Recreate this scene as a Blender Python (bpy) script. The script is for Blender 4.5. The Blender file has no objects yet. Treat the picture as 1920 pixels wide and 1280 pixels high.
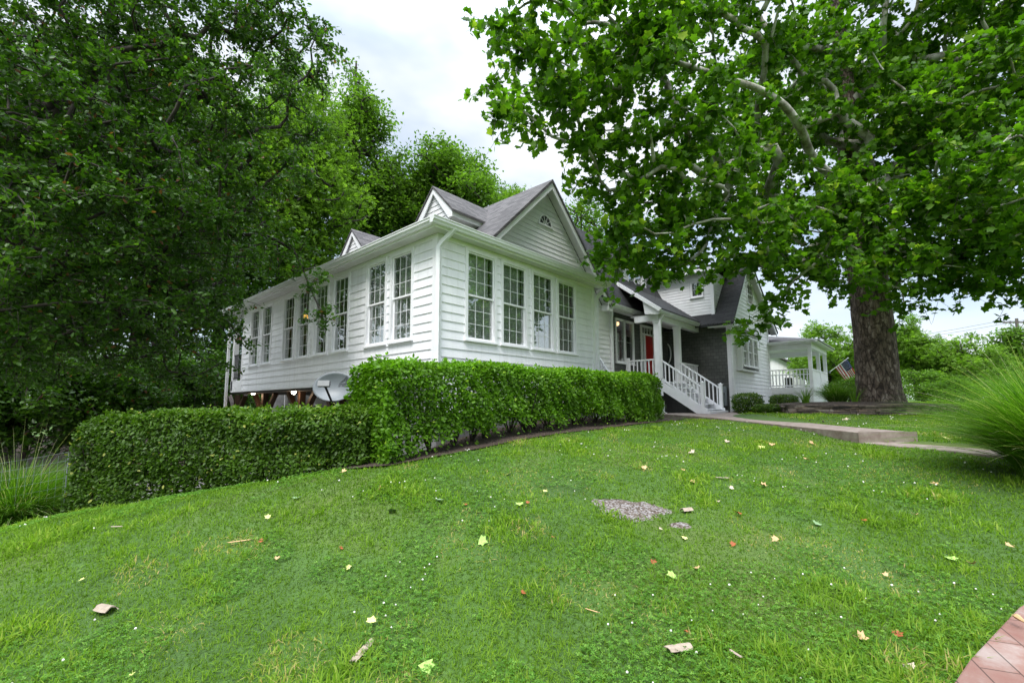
import bpy, math, random
import numpy as np
from mathutils import Vector
random.seed(7)
RNG = np.random.default_rng(11)
SC = bpy.context.scene
COL = SC.collection
rad = math.radians

# ------------------------------------------------------------------ camera (eye at the origin, X and Y along the house walls)
FPX, YAW, PITCH, ROLL, SHIFT = 850.4, rad(42.14), rad(6.03), rad(-0.22), 28.65
fw_ = np.array([math.cos(YAW)*math.cos(PITCH), math.sin(YAW)*math.cos(PITCH), math.sin(PITCH)])
r0_ = np.array([math.sin(YAW), -math.cos(YAW), 0.0])
u0_ = np.cross(r0_, fw_)
rt_ = math.cos(ROLL)*r0_ + math.sin(ROLL)*u0_
up_ = -math.sin(ROLL)*r0_ + math.cos(ROLL)*u0_
cam_d = bpy.data.cameras.new("camera")
cam = bpy.data.objects.new("camera", cam_d)
COL.objects.link(cam)
from mathutils import Matrix
m = Matrix.Identity(4)
for i in range(3):
    m[i][0], m[i][1], m[i][2] = rt_[i], up_[i], -fw_[i]
cam.matrix_world = m
cam_d.sensor_width = 36
cam_d.lens = FPX/1920*36
cam_d.shift_y = SHIFT/1920
cam_d.clip_start = 0.05
cam_d.clip_end = 2000
SC.camera = cam

def ray(px, py):
    return rt_*(px-960) - up_*(py-640-SHIFT) + fw_*FPX
def at(px, py, d):
    """point seen at photo pixel px, py that lies d metres ahead of the eye"""
    v = ray(px, py)
    return v*d/(v[0]*math.cos(YAW)+v[1]*math.sin(YAW))
FW2 = np.array([math.cos(YAW), math.sin(YAW)]); RT2 = np.array([math.sin(YAW), -math.cos(YAW)])
def ad(a, d):
    return FW2*d + RT2*a

# ------------------------------------------------------------------ world and sun
SUN_EL, SUN_AZ = rad(58), rad(205)          # azimuth measured from +X, where the light comes from
SKY_LOW, SKY_TOP = .57, 3.5     # an overcast sky is brightest overhead
w = bpy.data.worlds.new("World"); SC.world = w; w.use_nodes = True
nt = w.node_tree; nt.nodes.clear()
out = nt.nodes.new('ShaderNodeOutputWorld')
sky = nt.nodes.new('ShaderNodeTexSky'); sky.sky_type = 'NISHITA'; sky.sun_disc = False
sky.sun_elevation = SUN_EL; sky.sun_rotation = math.pi/2 - SUN_AZ
bg1 = nt.nodes.new('ShaderNodeBackground'); bg1.inputs[1].default_value = 0.08
bg2 = nt.nodes.new('ShaderNodeBackground'); bg2.inputs[1].default_value = 1.12
mx = nt.nodes.new('ShaderNodeMixShader')
tc = nt.nodes.new('ShaderNodeTexCoord')
mp = nt.nodes.new('ShaderNodeMapping'); mp.inputs['Scale'].default_value = (1.0, 1.0, 2.4); mp.inputs['Location'].default_value = (0.6, 0.25, 0.3)
nz = nt.nodes.new('ShaderNodeTexNoise'); nz.inputs['Scale'].default_value = 1.7; nz.inputs['Detail'].default_value = 5; nz.inputs['Roughness'].default_value = .5
rp = nt.nodes.new('ShaderNodeValToRGB'); rp.color_ramp.elements[0].position = .36; rp.color_ramp.elements[0].color = (.5, .5, .5, 1); rp.color_ramp.elements[1].position = .56; rp.color_ramp.elements[1].color = (1, 1, 1, 1)
rc = nt.nodes.new('ShaderNodeValToRGB'); rc.color_ramp.elements[0].position = .35; rc.color_ramp.elements[0].color = (.70, .82, .96, 1); rc.color_ramp.elements[1].position = .62; rc.color_ramp.elements[1].color = (.92, .95, .98, 1)
L = nt.links.new
L(tc.outputs['Generated'], mp.inputs[0]); L(mp.outputs[0], nz.inputs[0]); L(nz.outputs[0], rp.inputs[0]); L(nz.outputs[0], rc.inputs[0])
sx_ = nt.nodes.new('ShaderNodeSeparateXYZ'); L(tc.outputs['Generated'], sx_.inputs[0])
mr = nt.nodes.new('ShaderNodeMapRange'); mr.interpolation_type = 'SMOOTHSTEP'; mr.inputs['From Min'].default_value = .60; mr.inputs['From Max'].default_value = .95; mr.inputs['To Min'].default_value = SKY_LOW; mr.inputs['To Max'].default_value = SKY_TOP
L(sx_.outputs[2], mr.inputs[0]); L(mr.outputs[0], bg2.inputs[1])
L(sky.outputs[0], bg1.inputs[0]); L(rc.outputs[0], bg2.inputs[0]); L(rp.outputs[0], mx.inputs[0]); L(bg1.outputs[0], mx.inputs[1]); L(bg2.outputs[0], mx.inputs[2]); L(mx.outputs[0], out.inputs[0])
sun_d = bpy.data.lights.new("sun", 'SUN'); sun_d.energy = 1.5; sun_d.angle = rad(20); sun_d.color = (1.0, .97, .92)
sun = bpy.data.objects.new("sun", sun_d); COL.objects.link(sun)
sdir = Vector((math.cos(SUN_EL)*math.cos(SUN_AZ), math.cos(SUN_EL)*math.sin(SUN_AZ), math.sin(SUN_EL)))
sun.rotation_euler = sdir.to_track_quat('Z', 'Y').to_euler()
SC.view_settings.view_transform = 'Standard'; SC.view_settings.look = 'None'
SC.view_settings.exposure = 1.12; SC.view_settings.gamma = 1
SC.cycles.max_bounces = 6; SC.cycles.diffuse_bounces = 4; SC.cycles.glossy_bounces = 3; SC.cycles.transmission_bounces = 4; SC.cycles.transparent_max_bounces = 8
SC.cycles.caustics_reflective = False; SC.cycles.caustics_refractive = False

# ------------------------------------------------------------------ materials
def new_mat(name):
    m = bpy.data.materials.new(name); m.use_nodes = True
    n = m.node_tree.nodes; n.clear()
    o = n.new('ShaderNodeOutputMaterial')
    b = n.new('ShaderNodeBsdfPrincipled')
    m.node_tree.links.new(b.outputs[0], o.inputs[0])
    return m, m.node_tree, b, o
def noise(t, scale, detail=4, rough=.6, vec=None, stretch=None):
    n = t.nodes.new('ShaderNodeTexNoise'); n.inputs['Scale'].default_value = scale; n.inputs['Detail'].default_value = detail; n.inputs['Roughness'].default_value = rough
    c = t.nodes.new('ShaderNodeTexCoord')
    if stretch:
        mpn = t.nodes.new('ShaderNodeMapping'); mpn.inputs['Scale'].default_value = stretch
        t.links.new(c.outputs['Object'], mpn.inputs[0]); t.links.new(mpn.outputs[0], n.inputs[0])
    else:
        t.links.new(c.outputs['Object'], n.inputs[0])
    return n
def ramp(t, src, stops):
    r = t.nodes.new('ShaderNodeValToRGB')
    e = r.color_ramp.elements
    while len(e) < len(stops): e.new(.5)
    for i, (p, c) in enumerate(stops):
        e[i].position = p; e[i].color = (*c, 1)
    t.links.new(src, r.inputs[0]); return r
def bump(t, b, src, strength=.3, dist=.01):
    n = t.nodes.new('ShaderNodeBump'); n.inputs['Strength'].default_value = strength; n.inputs['Distance'].default_value = dist
    t.links.new(src, n.inputs['Height']); t.links.new(n.outputs[0], b.inputs['Normal']); return n
def simple(name, c0, c1, scale=6, rough=.6, bstr=.2, bdist=.004, stretch=None, metallic=0, detail=5, p0=.35, p1=.65):
    m, t, b, o = new_mat(name)
    n = noise(t, scale, detail, .6, stretch=stretch)
    r = ramp(t, n.outputs[0], [(p0, c0), (p1, c1)])
    t.links.new(r.outputs[0], b.inputs['Base Color']); b.inputs['Roughness'].default_value = rough; b.inputs['Metallic'].default_value = metallic
    if bstr: bump(t, b, n.outputs[0], bstr, bdist)
    return m
def foliage(name, stops, trans=.35, rough=.45, tcol=1.5, spec=.5):
    """leaf material: colour picked per leaf from the 'rnd' attribute"""
    m, t, b, o = new_mat(name)
    a = t.nodes.new('ShaderNodeAttribute'); a.attribute_name = 'rnd'
    r = ramp(t, a.outputs['Fac'], stops)
    t.links.new(r.outputs[0], b.inputs['Base Color']); b.inputs['Roughness'].default_value = rough
    b.inputs['Specular IOR Level'].default_value = spec
    tr = t.nodes.new('ShaderNodeBsdfTranslucent')
    mul = t.nodes.new('ShaderNodeMixRGB'); mul.blend_type = 'MULTIPLY'; mul.inputs[0].default_value = 1; mul.inputs[2].default_value = (tcol*1.1, tcol*1.25, tcol*.5, 1)
    t.links.new(r.outputs[0], mul.inputs[1]); t.links.new(mul.outputs[0], tr.inputs[0])
    ms = t.nodes.new('ShaderNodeMixShader'); ms.inputs[0].default_value = trans
    t.links.new(b.outputs[0], ms.inputs[1]); t.links.new(tr.outputs[0], ms.inputs[2]); t.links.new(ms.outputs[0], o.inputs[0])
    return m
M = {}
M['white'] = simple('white_paint', (.76, .75, .80), (.84, .83, .87), 2.5, .5, .25, .003, stretch=(1, 1, .25))
M['trim'] = simple('white_trim', (.86, .85, .88), (.91, .90, .92), 5, .42, .1, .002)
M['gutter'] = simple('gutter_metal', (.74, .74, .75), (.84, .84, .85), 1.6, .35, .05, .002, stretch=(1, 1, 3))
M['soffit'] = simple('soffit_vinyl', (.68, .67, .68), (.76, .75, .76), 3, .5, .1, .002)
def siding_mat(name, c0, c1, sc=(9, 9, .6), rough=.6):
    m, t, b, o = new_mat(name)
    n = noise(t, 1.0, 6, .65, stretch=(3, 3, 1.2)); n2 = noise(t, 1.0, 3, .6, stretch=sc)
    r = ramp(t, n.outputs[0], [(.3, c0), (.62, c1)])
    g = ramp(t, n2.outputs[0], [(.25, (.86, .86, .84)), (.5, (1, 1, 1))])
    mu = t.nodes.new('ShaderNodeMixRGB'); mu.blend_type = 'MULTIPLY'; mu.inputs[0].default_value = .8
    t.links.new(r.outputs[0], mu.inputs[1]); t.links.new(g.outputs[0], mu.inputs[2])
    t.links.new(mu.outputs[0], b.inputs['Base Color']); b.inputs['Roughness'].default_value = rough
    bump(t, b, n2.outputs[0], .35, .004)
    return m
M['siding'] = siding_mat('white_shingle_siding', (.83, .82, .86), (.90, .89, .92))
M['vinyl'] = siding_mat('white_lap_siding', (.80, .79, .82), (.87, .86, .88), (2, 2, 3), .45)
def dark_shingle(name, ax):
    m, t, b, o = new_mat(name)
    c = t.nodes.new('ShaderNodeTexCoord'); s = t.nodes.new('ShaderNodeSeparateXYZ'); k = t.nodes.new('ShaderNodeCombineXYZ')
    t.links.new(c.outputs['Object'], s.inputs[0]); t.links.new(s.outputs[ax], k.inputs[0]); t.links.new(s.outputs[2], k.inputs[1])
    br = t.nodes.new('ShaderNodeTexBrick'); br.inputs['Scale'].default_value = 1; br.inputs['Brick Width'].default_value = .22; br.inputs['Row Height'].default_value = .14
    br.inputs['Mortar Size'].default_value = .006; br.inputs['Color1'].default_value = (.085, .087, .087, 1); br.inputs['Color2'].default_value = (.115, .117, .116, 1); br.inputs['Mortar'].default_value = (.035, .035, .035, 1)
    t.links.new(k.outputs[0], br.inputs[0])
    n = noise(t, 1.3, 5, .6); g = ramp(t, n.outputs[0], [(.35, (.75, .75, .72)), (.65, (1.25, 1.22, 1.18))])
    mu = t.nodes.new('ShaderNodeMixRGB'); mu.blend_type = 'MULTIPLY'; mu.inputs[0].default_value = 1
    t.links.new(br.outputs[0], mu.inputs[1]); t.links.new(g.outputs[0], mu.inputs[2]); t.links.new(mu.outputs[0], b.inputs['Base Color'])
    b.inputs['Roughness'].default_value = .8; bump(t, b, br.outputs['Fac'], -.4, .004)
    return m
M['dark_y'] = dark_shingle('dark_grey_shingle', 0)
M['dark_x'] = dark_shingle('dark_grey_shingle_side', 1)
def roof_mat(name, ax, c1, c2, gap):
    m, t, b, o = new_mat(name)
    c = t.nodes.new('ShaderNodeTexCoord'); s = t.nodes.new('ShaderNodeSeparateXYZ'); k = t.nodes.new('ShaderNodeCombineXYZ')
    ml = t.nodes.new('ShaderNodeMath'); ml.operation = 'MULTIPLY'; ml.inputs[1].default_value = 1.45
    t.links.new(c.outputs['Object'], s.inputs[0]); t.links.new(s.outputs[ax], k.inputs[0]); t.links.new(s.outputs[2], ml.inputs[0]); t.links.new(ml.outputs[0], k.inputs[1])
    br = t.nodes.new('ShaderNodeTexBrick'); br.inputs['Scale'].default_value = 1; br.inputs['Brick Width'].default_value = .30; br.inputs['Row Height'].default_value = .14
    br.inputs['Mortar Size'].default_value = .008; br.inputs['Color1'].default_value = (*c1, 1); br.inputs['Color2'].default_value = (*c2, 1); br.inputs['Mortar'].default_value = (*gap, 1); br.inputs['Bias'].default_value = 0
    t.links.new(k.outputs[0], br.inputs[0])
    n = noise(t, 40, 3, .7); g = ramp(t, n.outputs[0], [(.3, (.8, .8, .8)), (.7, (1.2, 1.2, 1.2))])
    mu = t.nodes.new('ShaderNodeMixRGB'); mu.blend_type = 'MULTIPLY'; mu.inputs[0].default_value = 1
    t.links.new(br.outputs[0], mu.inputs[1]); t.links.new(g.outputs[0], mu.inputs[2]); t.links.new(mu.outputs[0], b.inputs['Base Color'])
    b.inputs['Roughness'].default_value = .9; bump(t, b, br.outputs['Fac'], -.5, .006)
    return m
for ax, nm in ((0, 'x'), (1, 'y')):
    M['roof_'+nm] = roof_mat('grey_roof_shingle_'+nm, ax, (.065, .060, .063), (.135, .125, .128), (.035, .032, .034))
    M['droof_'+nm] = roof_mat('dark_roof_shingle_'+nm, ax, (.018, .018, .020), (.034, .034, .036), (.010, .010, .011))
M['red'] = simple('red_door_paint', (.42, .012, .014), (.50, .02, .02), 3, .35, .03)
M['black'] = simple('black_metal', (.012, .012, .012), (.02, .02, .02), 5, .4, .05)
M['block'] = simple('grey_block', (.14, .14, .145), (.22, .22, .22), 5, .85, .4)
M['timber'] = simple('brown_timber', (.035, .02, .012), (.075, .037, .02), 3, .6, .3, stretch=(6, 6, .6))
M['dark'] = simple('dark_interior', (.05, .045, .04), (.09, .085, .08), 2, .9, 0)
M['room'] = simple('room_paint', (.45, .46, .42), (.55, .56, .52), 1.2, .9, 0)
M['blind'] = simple('blind_slats', (.74, .76, .73), (.84, .85, .82), 2, .6, 0)
M['curtain'] = simple('sheer_curtain', (.62, .66, .61), (.76, .79, .73), 3, .8, .3, .01, stretch=(12, 12, .2))
M['metal'] = simple('grey_metal', (.22, .25, .27), (.30, .33, .35), 4, .4, .05, metallic=.3)
M['dish'] = simple('dish_grey', (.12, .135, .145), (.165, .18, .19), 3, .45, .05)
M['dmark'] = simple('dish_mark', (.05, .055, .06), (.07, .075, .08), 3, .6, 0)
M['glassglobe'] = simple('grey_fabric', (.2, .2, .2), (.3, .3, .3), 3, .6, 0)
# window glass: clear sheet that mirrors the sky more the flatter it is seen
m, t, b, o = new_mat('window_glass')
gl = t.nodes.new('ShaderNodeBsdfGlossy'); gl.inputs['Roughness'].default_value = .015
gn = noise(t, 1.1, 2, .5); gb = t.nodes.new('ShaderNodeBump'); gb.inputs['Strength'].default_value = .25; gb.inputs['Distance'].default_value = .01
t.links.new(gn.outputs[0], gb.inputs['Height']); t.links.new(gb.outputs[0], gl.inputs['Normal'])
tr = t.nodes.new('ShaderNodeBsdfTransparent'); tr.inputs[0].default_value = (.96, .985, .97, 1)
lw = t.nodes.new('ShaderNodeLayerWeight'); pw_ = t.nodes.new('ShaderNodeMath'); pw_.operation = 'POWER'; pw_.inputs[1].default_value = 3; t.links.new(lw.outputs['Facing'], pw_.inputs[0])
fr = t.nodes.new('ShaderNodeMath'); fr.operation = 'MULTIPLY_ADD'; fr.inputs[1].default_value = .55; fr.inputs[2].default_value = .29; t.links.new(pw_.outputs[0], fr.inputs[0])
ms = t.nodes.new('ShaderNodeMixShader'); t.links.new(fr.outputs[0], ms.inputs[0]); t.links.new(tr.outputs[0], ms.inputs[1]); t.links.new(gl.outputs[0], ms.inputs[2]); t.links.new(ms.outputs[0], o.inputs[0])
M['glass'] = m
def emit(name, col, s):
    m, t, b, o = new_mat(name)
    b.inputs['Base Color'].default_value = (*col, 1); b.inputs['Emission Color'].default_value = (*col, 1); b.inputs['Emission Strength'].default_value = s
    return m
M['bulb'] = emit('lit_bulb', (1, .93, .8), 9)
M['shade'] = emit('lit_lamp_shade', (1, .55, .12), 1.0)
M['warm'] = emit('warm_globe', (1, .62, .3), 2.2)
# ground materials
m, t, b, o = new_mat('lawn_soil')
n = noise(t, .55, 5, .6); r = ramp(t, n.outputs[0], [(.3, (.032, .075, .010)), (.5, (.055, .12, .014)), (.68, (.095, .13, .025))])
n2 = noise(t, 60, 3, .7); r2 = ramp(t, n2.outputs[0], [(.3, (.5, .5, .45)), (.7, (1.3, 1.3, 1.2))])
mu = t.nodes.new('ShaderNodeMixRGB'); mu.blend_type = 'MULTIPLY'; mu.inputs[0].default_value = 1
t.links.new(r.outputs[0], mu.inputs[1]); t.links.new(r2.outputs[0], mu.inputs[2]); t.links.new(mu.outputs[0], b.inputs['Base Color']); b.inputs['Roughness'].default_value = .95
bump(t, b, n2.outputs[0], .6, .02); M['lawn'] = m
M['mulch'] = simple('dark_mulch', (.022, .014, .009), (.075, .048, .032), 38, .95, .9, .03)
def gravel(name, c0, c1, c2, scale):
    m, t, b, o = new_mat(name)
    v = t.nodes.new('ShaderNodeTexVoronoi'); v.inputs['Scale'].default_value = scale
    c = t.nodes.new('ShaderNodeTexCoord'); t.links.new(c.outputs['Object'], v.inputs[0])
    s = t.nodes.new('ShaderNodeSeparateColor'); t.links.new(v.outputs['Color'], s.inputs[0])
    r = ramp(t, s.outputs[0], [(.1, c0), (.5, c1), (.9, c2)]); t.links.new(r.outputs[0], b.inputs['Base Color']); b.inputs['Roughness'].default_value = .9
    bump(t, b, v.outputs['Distance'], -.8, .02); return m
M['gravel'] = gravel('gravel', (.2, .18, .17), (.32, .29, .27), (.45, .42, .40), 22)
M['gravel2'] = gravel('fine_grey_gravel', (.045, .030, .020), (.12, .090, .072), (.24, .225, .225), 60)
m, t, b, o = new_mat('stamped_concrete')
n = noise(t, 3.2, 6, .65); r = ramp(t, n.outputs[0], [(.34, (.20, .088, .068)), (.5, (.225, .125, .10)), (.62, (.28, .21, .185)), (.8, (.34, .29, .26))])
vo = t.nodes.new('ShaderNodeTexVoronoi'); vo.feature = 'DISTANCE_TO_EDGE'; vo.inputs['Scale'].default_value = 0.01
c = t.nodes.new('ShaderNodeTexCoord'); mpn = t.nodes.new('ShaderNodeMapping'); mpn.inputs['Rotation'].default_value = (0, 0, rad(-20))
br = t.nodes.new('ShaderNodeTexBrick'); br.inputs['Scale'].default_value = 1; br.inputs['Brick Width'].default_value = .62; br.inputs['Row Height'].default_value = .155; br.inputs['Mortar Size'].default_value = .004
br.inputs['Color1'].default_value = (1, 1, 1, 1); br.inputs['Color2'].default_value = (.86, .84, .84, 1); br.inputs['Mortar'].default_value = (.3, .28, .26, 1)
t.links.new(c.outputs['Object'], mpn.inputs[0]); t.links.new(mpn.outputs[0], br.inputs[0])
mu = t.nodes.new('ShaderNodeMixRGB'); mu.blend_type = 'MULTIPLY'; mu.inputs[0].default_value = 1
t.links.new(r.outputs[0], mu.inputs[1]); t.links.new(br.outputs[0], mu.inputs[2]); t.links.new(mu.outputs[0], b.inputs['Base Color']); b.inputs['Roughness'].default_value = .75
bump(t, b, br.outputs['Fac'], -.5, .006); t.nodes.remove(vo); M['stamped'] = m
M['concrete'] = simple('path_concrete', (.17, .12, .10), (.30, .25, .22), 7, .8, .35, .004, p0=.3, p1=.7)
m, t, b, o = new_mat('stacked_stone')
v = t.nodes.new('ShaderNodeTexVoronoi'); v.inputs['Scale'].default_value = 1; mpn = t.nodes.new('ShaderNodeMapping'); mpn.inputs['Scale'].default_value = (3.2, 3.2, 17); c = t.nodes.new('ShaderNodeTexCoord')
t.links.new(c.outputs['Object'], mpn.inputs[0]); t.links.new(mpn.outputs[0], v.inputs[0]); s = t.nodes.new('ShaderNodeSeparateColor'); t.links.new(v.outputs['Color'], s.inputs[0])
r = ramp(t, s.outputs[0], [(.0, (.04, .032, .028)), (.45, (.11, .085, .072)), (.75, (.19, .135, .10)), (1, (.26, .22, .19))]); n = noise(t, 14, 5, .7); g = ramp(t, n.outputs[0], [(.3, (.6, .6, .6)), (.7, (1.2, 1.2, 1.2))])
mu = t.nodes.new('ShaderNodeMixRGB'); mu.blend_type = 'MULTIPLY'; mu.inputs[0].default_value = 1; t.links.new(r.outputs[0], mu.inputs[1]); t.links.new(g.outputs[0], mu.inputs[2]); t.links.new(mu.outputs[0], b.inputs['Base Color']); b.inputs['Roughness'].default_value = .85; bump(t, b, n.outputs[0], .6, .01); M['stone'] = m
M['pole_wood'] = simple('grey_pole_wood', (.09, .075, .065), (.16, .14, .12), 4, .85, .4)
# bark
def bark(name, stops, scale=(7, 7, 1.1), dist=.05, st=1.0):
    m, t, b, o = new_mat(name)
    n = noise(t, 1.6, 8, .7, stretch=scale); r = ramp(t, n.outputs[0], stops)
    t.links.new(r.outputs[0], b.inputs['Base Color']); b.inputs['Roughness'].default_value = .9; bump(t, b, n.outputs[0], st, dist); return m
m, t, b, o = new_mat('brown_bark')
vo = t.nodes.new('ShaderNodeTexVoronoi'); vo.feature = 'DISTANCE_TO_EDGE'; vo.inputs['Scale'].default_value = 1; mpn = t.nodes.new('ShaderNodeMapping'); mpn.inputs['Scale'].default_value = (9, 9, 2.6); c = t.nodes.new('ShaderNodeTexCoord')
nd = noise(t, 5, 4, .6); va = t.nodes.new('ShaderNodeVectorMath'); va.operation = 'MULTIPLY_ADD'; va.inputs[1].default_value = (.16, .16, .3); t.links.new(nd.outputs['Color'], va.inputs[0]); t.links.new(c.outputs['Object'], va.inputs[2]); t.links.new(va.outputs[0], mpn.inputs[0]); t.links.new(mpn.outputs[0], vo.inputs[0])
n = noise(t, 2.2, 7, .72, stretch=(3, 3, 1.3)); r = ramp(t, n.outputs[0], [(.34, (.045, .032, .025)), (.5, (.13, .092, .070)), (.6, (.25, .20, .165)), (.72, (.36, .32, .28))])
g = ramp(t, vo.outputs['Distance'], [(.0, (.28, .25, .22)), (.13, (1, 1, 1))]); mu = t.nodes.new('ShaderNodeMixRGB'); mu.blend_type = 'MULTIPLY'; mu.inputs[0].default_value = 1; t.links.new(r.outputs[0], mu.inputs[1]); t.links.new(g.outputs[0], mu.inputs[2]); t.links.new(mu.outputs[0], b.inputs['Base Color'])
b.inputs['Roughness'].default_value = .92; bump(t, b, g.outputs[0], 1.0, .03); M['bark'] = m
M['pale_bark'] = bark('pale_sycamore_bark', [(.38, (.13, .115, .085)), (.5, (.33, .32, .27)), (.62, (.52, .51, .46))], (2, 2, 1.4), .01, .4)
M['dbark'] = bark('dark_bark', [(.35, (.018, .014, .011)), (.65, (.06, .047, .038))], dist=.02)
# leaves
M['syc'] = foliage('sycamore_leaf', [(0, (0.0342, 0.0900, 0.0040)), (.5, (0.0634, 0.1550, 0.0070)), (.85, (0.1220, 0.2500, 0.0140)), (1, (0.3050, 0.4200, 0.0400))], .46, .5, 1.5, .22)
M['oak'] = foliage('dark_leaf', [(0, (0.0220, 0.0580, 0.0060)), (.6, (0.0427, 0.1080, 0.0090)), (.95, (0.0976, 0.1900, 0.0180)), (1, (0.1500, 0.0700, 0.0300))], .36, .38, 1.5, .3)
M['light'] = foliage('light_green_leaf', [(0, (0.0793, 0.1550, 0.0180)), (.6, (0.1281, 0.2350, 0.0270)), (1, (0.1952, 0.3200, 0.0450))], .42, .6, 1.4, .15)
M['mid'] = foliage('mid_green_leaf', [(0, (0.0549, 0.1150, 0.0140)), (.6, (0.0952, 0.1850, 0.0220)), (1, (0.1464, 0.2600, 0.0350))], .40, .6, 1.4, .15)
M['hedge'] = foliage('hedge_leaf', [(0, (0.0549, 0.1200, 0.0060)), (.5, (0.0976, 0.2200, 0.0100)), (.85, (0.1586, 0.3300, 0.0160)), (1, (0.3050, 0.4600, 0.0400))], .38, .45, 1.5, .25)
M['hedge_d'] = foliage('hedge_leaf_dark', [(0, (0.0317, 0.0700, 0.0050)), (.6, (0.0634, 0.1350, 0.0090)), (.9, (0.1220, 0.2200, 0.0200)), (1, (0.3172, 0.3400, 0.0700))], .33, .45, 1.5, .28)
M['grass'] = foliage('grass_blade', [(0, (0.0487, 0.0950, 0.0100)), (.3, (0.0928, 0.1750, 0.0140)), (.6, (0.1392, 0.2500, 0.0200)), (.82, (0.1972, 0.3250, 0.0320)), (.93, (0.2784, 0.3400, 0.0600)), (1, (0.4640, 0.3400, 0.1600))], .42, .6, 1.35, .12)
M['clover'] = foliage('clover_leaf', [(0, (0.0605, 0.1552, 0.0180)), (.7, (0.1100, 0.2522, 0.0300)), (1, (0.1980, 0.3492, 0.0600))], .38, .6, 1.3, .15)
M['reed'] = foliage('fountain_grass_blade', [(0, (0.0340, 0.0960, 0.0068)), (.4, (0.0765, 0.1840, 0.0119)), (.8, (0.1445, 0.2880, 0.0255)), (.92, (0.2040, 0.3360, 0.0510)), (1, (0.4250, 0.4160, 0.2380))], .42, .5, 1.3, .2)
M['petal'] = simple('white_petal', (.62, .58, .52), (.78, .76, .72), 30, .7, 0)
for nm, c in (('yellow', (.62, .62, .20)), ('tan', (.52, .33, .16)), ('rust', (.30, .075, .018)), ('pale', (.50, .40, .30)), ('limegreen', (.30, .46, .10)), ('sage', (.18, .28, .13)), ('barkpiece', (.33, .26, .20))):
    M['fall_'+nm] = simple('fallen_'+nm, tuple(v*.8 for v in c), tuple(min(1, v*1.12) for v in c), 25, .7, .3, .003)

# ------------------------------------------------------------------ object helpers
ORG = {}
def link(o): COL.objects.link(o); return o
def tag(o, label, cat, group=None):
    o['label'] = label; o['category'] = cat
    if group: o['group'] = group
    return o
def thing(name, loc, label, cat, group=None):
    o = bpy.data.objects.new(name, None); o.location = loc; o.empty_display_size = .2; link(o)
    ORG[o.name] = np.array(loc, float); return tag(o, label, cat, group)
def finish(me, name, mat, parent, smooth, org):
    o = bpy.data.objects.new(name, me); link(o)
    for x in (mat if isinstance(mat, (list, tuple)) else [mat]): me.materials.append(x)
    if parent is not None:
        o.parent = parent
        ORG[o.name] = ORG[parent.name]
        # a mesh parent keeps its own origin on the thing's origin, so children need no offset
    else:
        o.location = org; ORG[o.name] = np.array(org, float)
    if smooth: me.polygons.foreach_set('use_smooth', [True]*len(me.polygons))
    return o
def np_mesh(name, V, F, mat, parent=None, smooth=False, org=None, rnd=None, fmat=None):
    """V (N,3); F list of index arrays, each (M,k)"""
    V = np.asarray(V, float)
    if parent is not None: org = ORG[parent.name]
    elif org is None: org = np.zeros(3)
    me = bpy.data.meshes.new(name)
    V = V - org
    me.vertices.add(len(V)); me.vertices.foreach_set('co', V.astype(np.float32).ravel())
    F = [f for f in F if len(f)]
    loops = np.concatenate([f.ravel() for f in F]).astype(np.int32)
    tot = np.concatenate([np.full(len(f), f.shape[1]) for f in F]).astype(np.int32)
    st = np.concatenate([[0], np.cumsum(tot)[:-1]]).astype(np.int32)
    me.loops.add(len(loops)); me.loops.foreach_set('vertex_index', loops)
    me.polygons.add(len(tot)); me.polygons.foreach_set('loop_start', st); me.polygons.foreach_set('loop_total', tot)
    if rnd is not None:
        a = me.attributes.new('rnd', 'FLOAT', 'POINT'); a.data.foreach_set('value', np.asarray(rnd, np.float32))
    if fmat is not None: me.polygons.foreach_set('material_index', np.asarray(fmat, np.int32))
    me.update(calc_edges=True)
    return finish(me, name, mat, parent, smooth, org)
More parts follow.
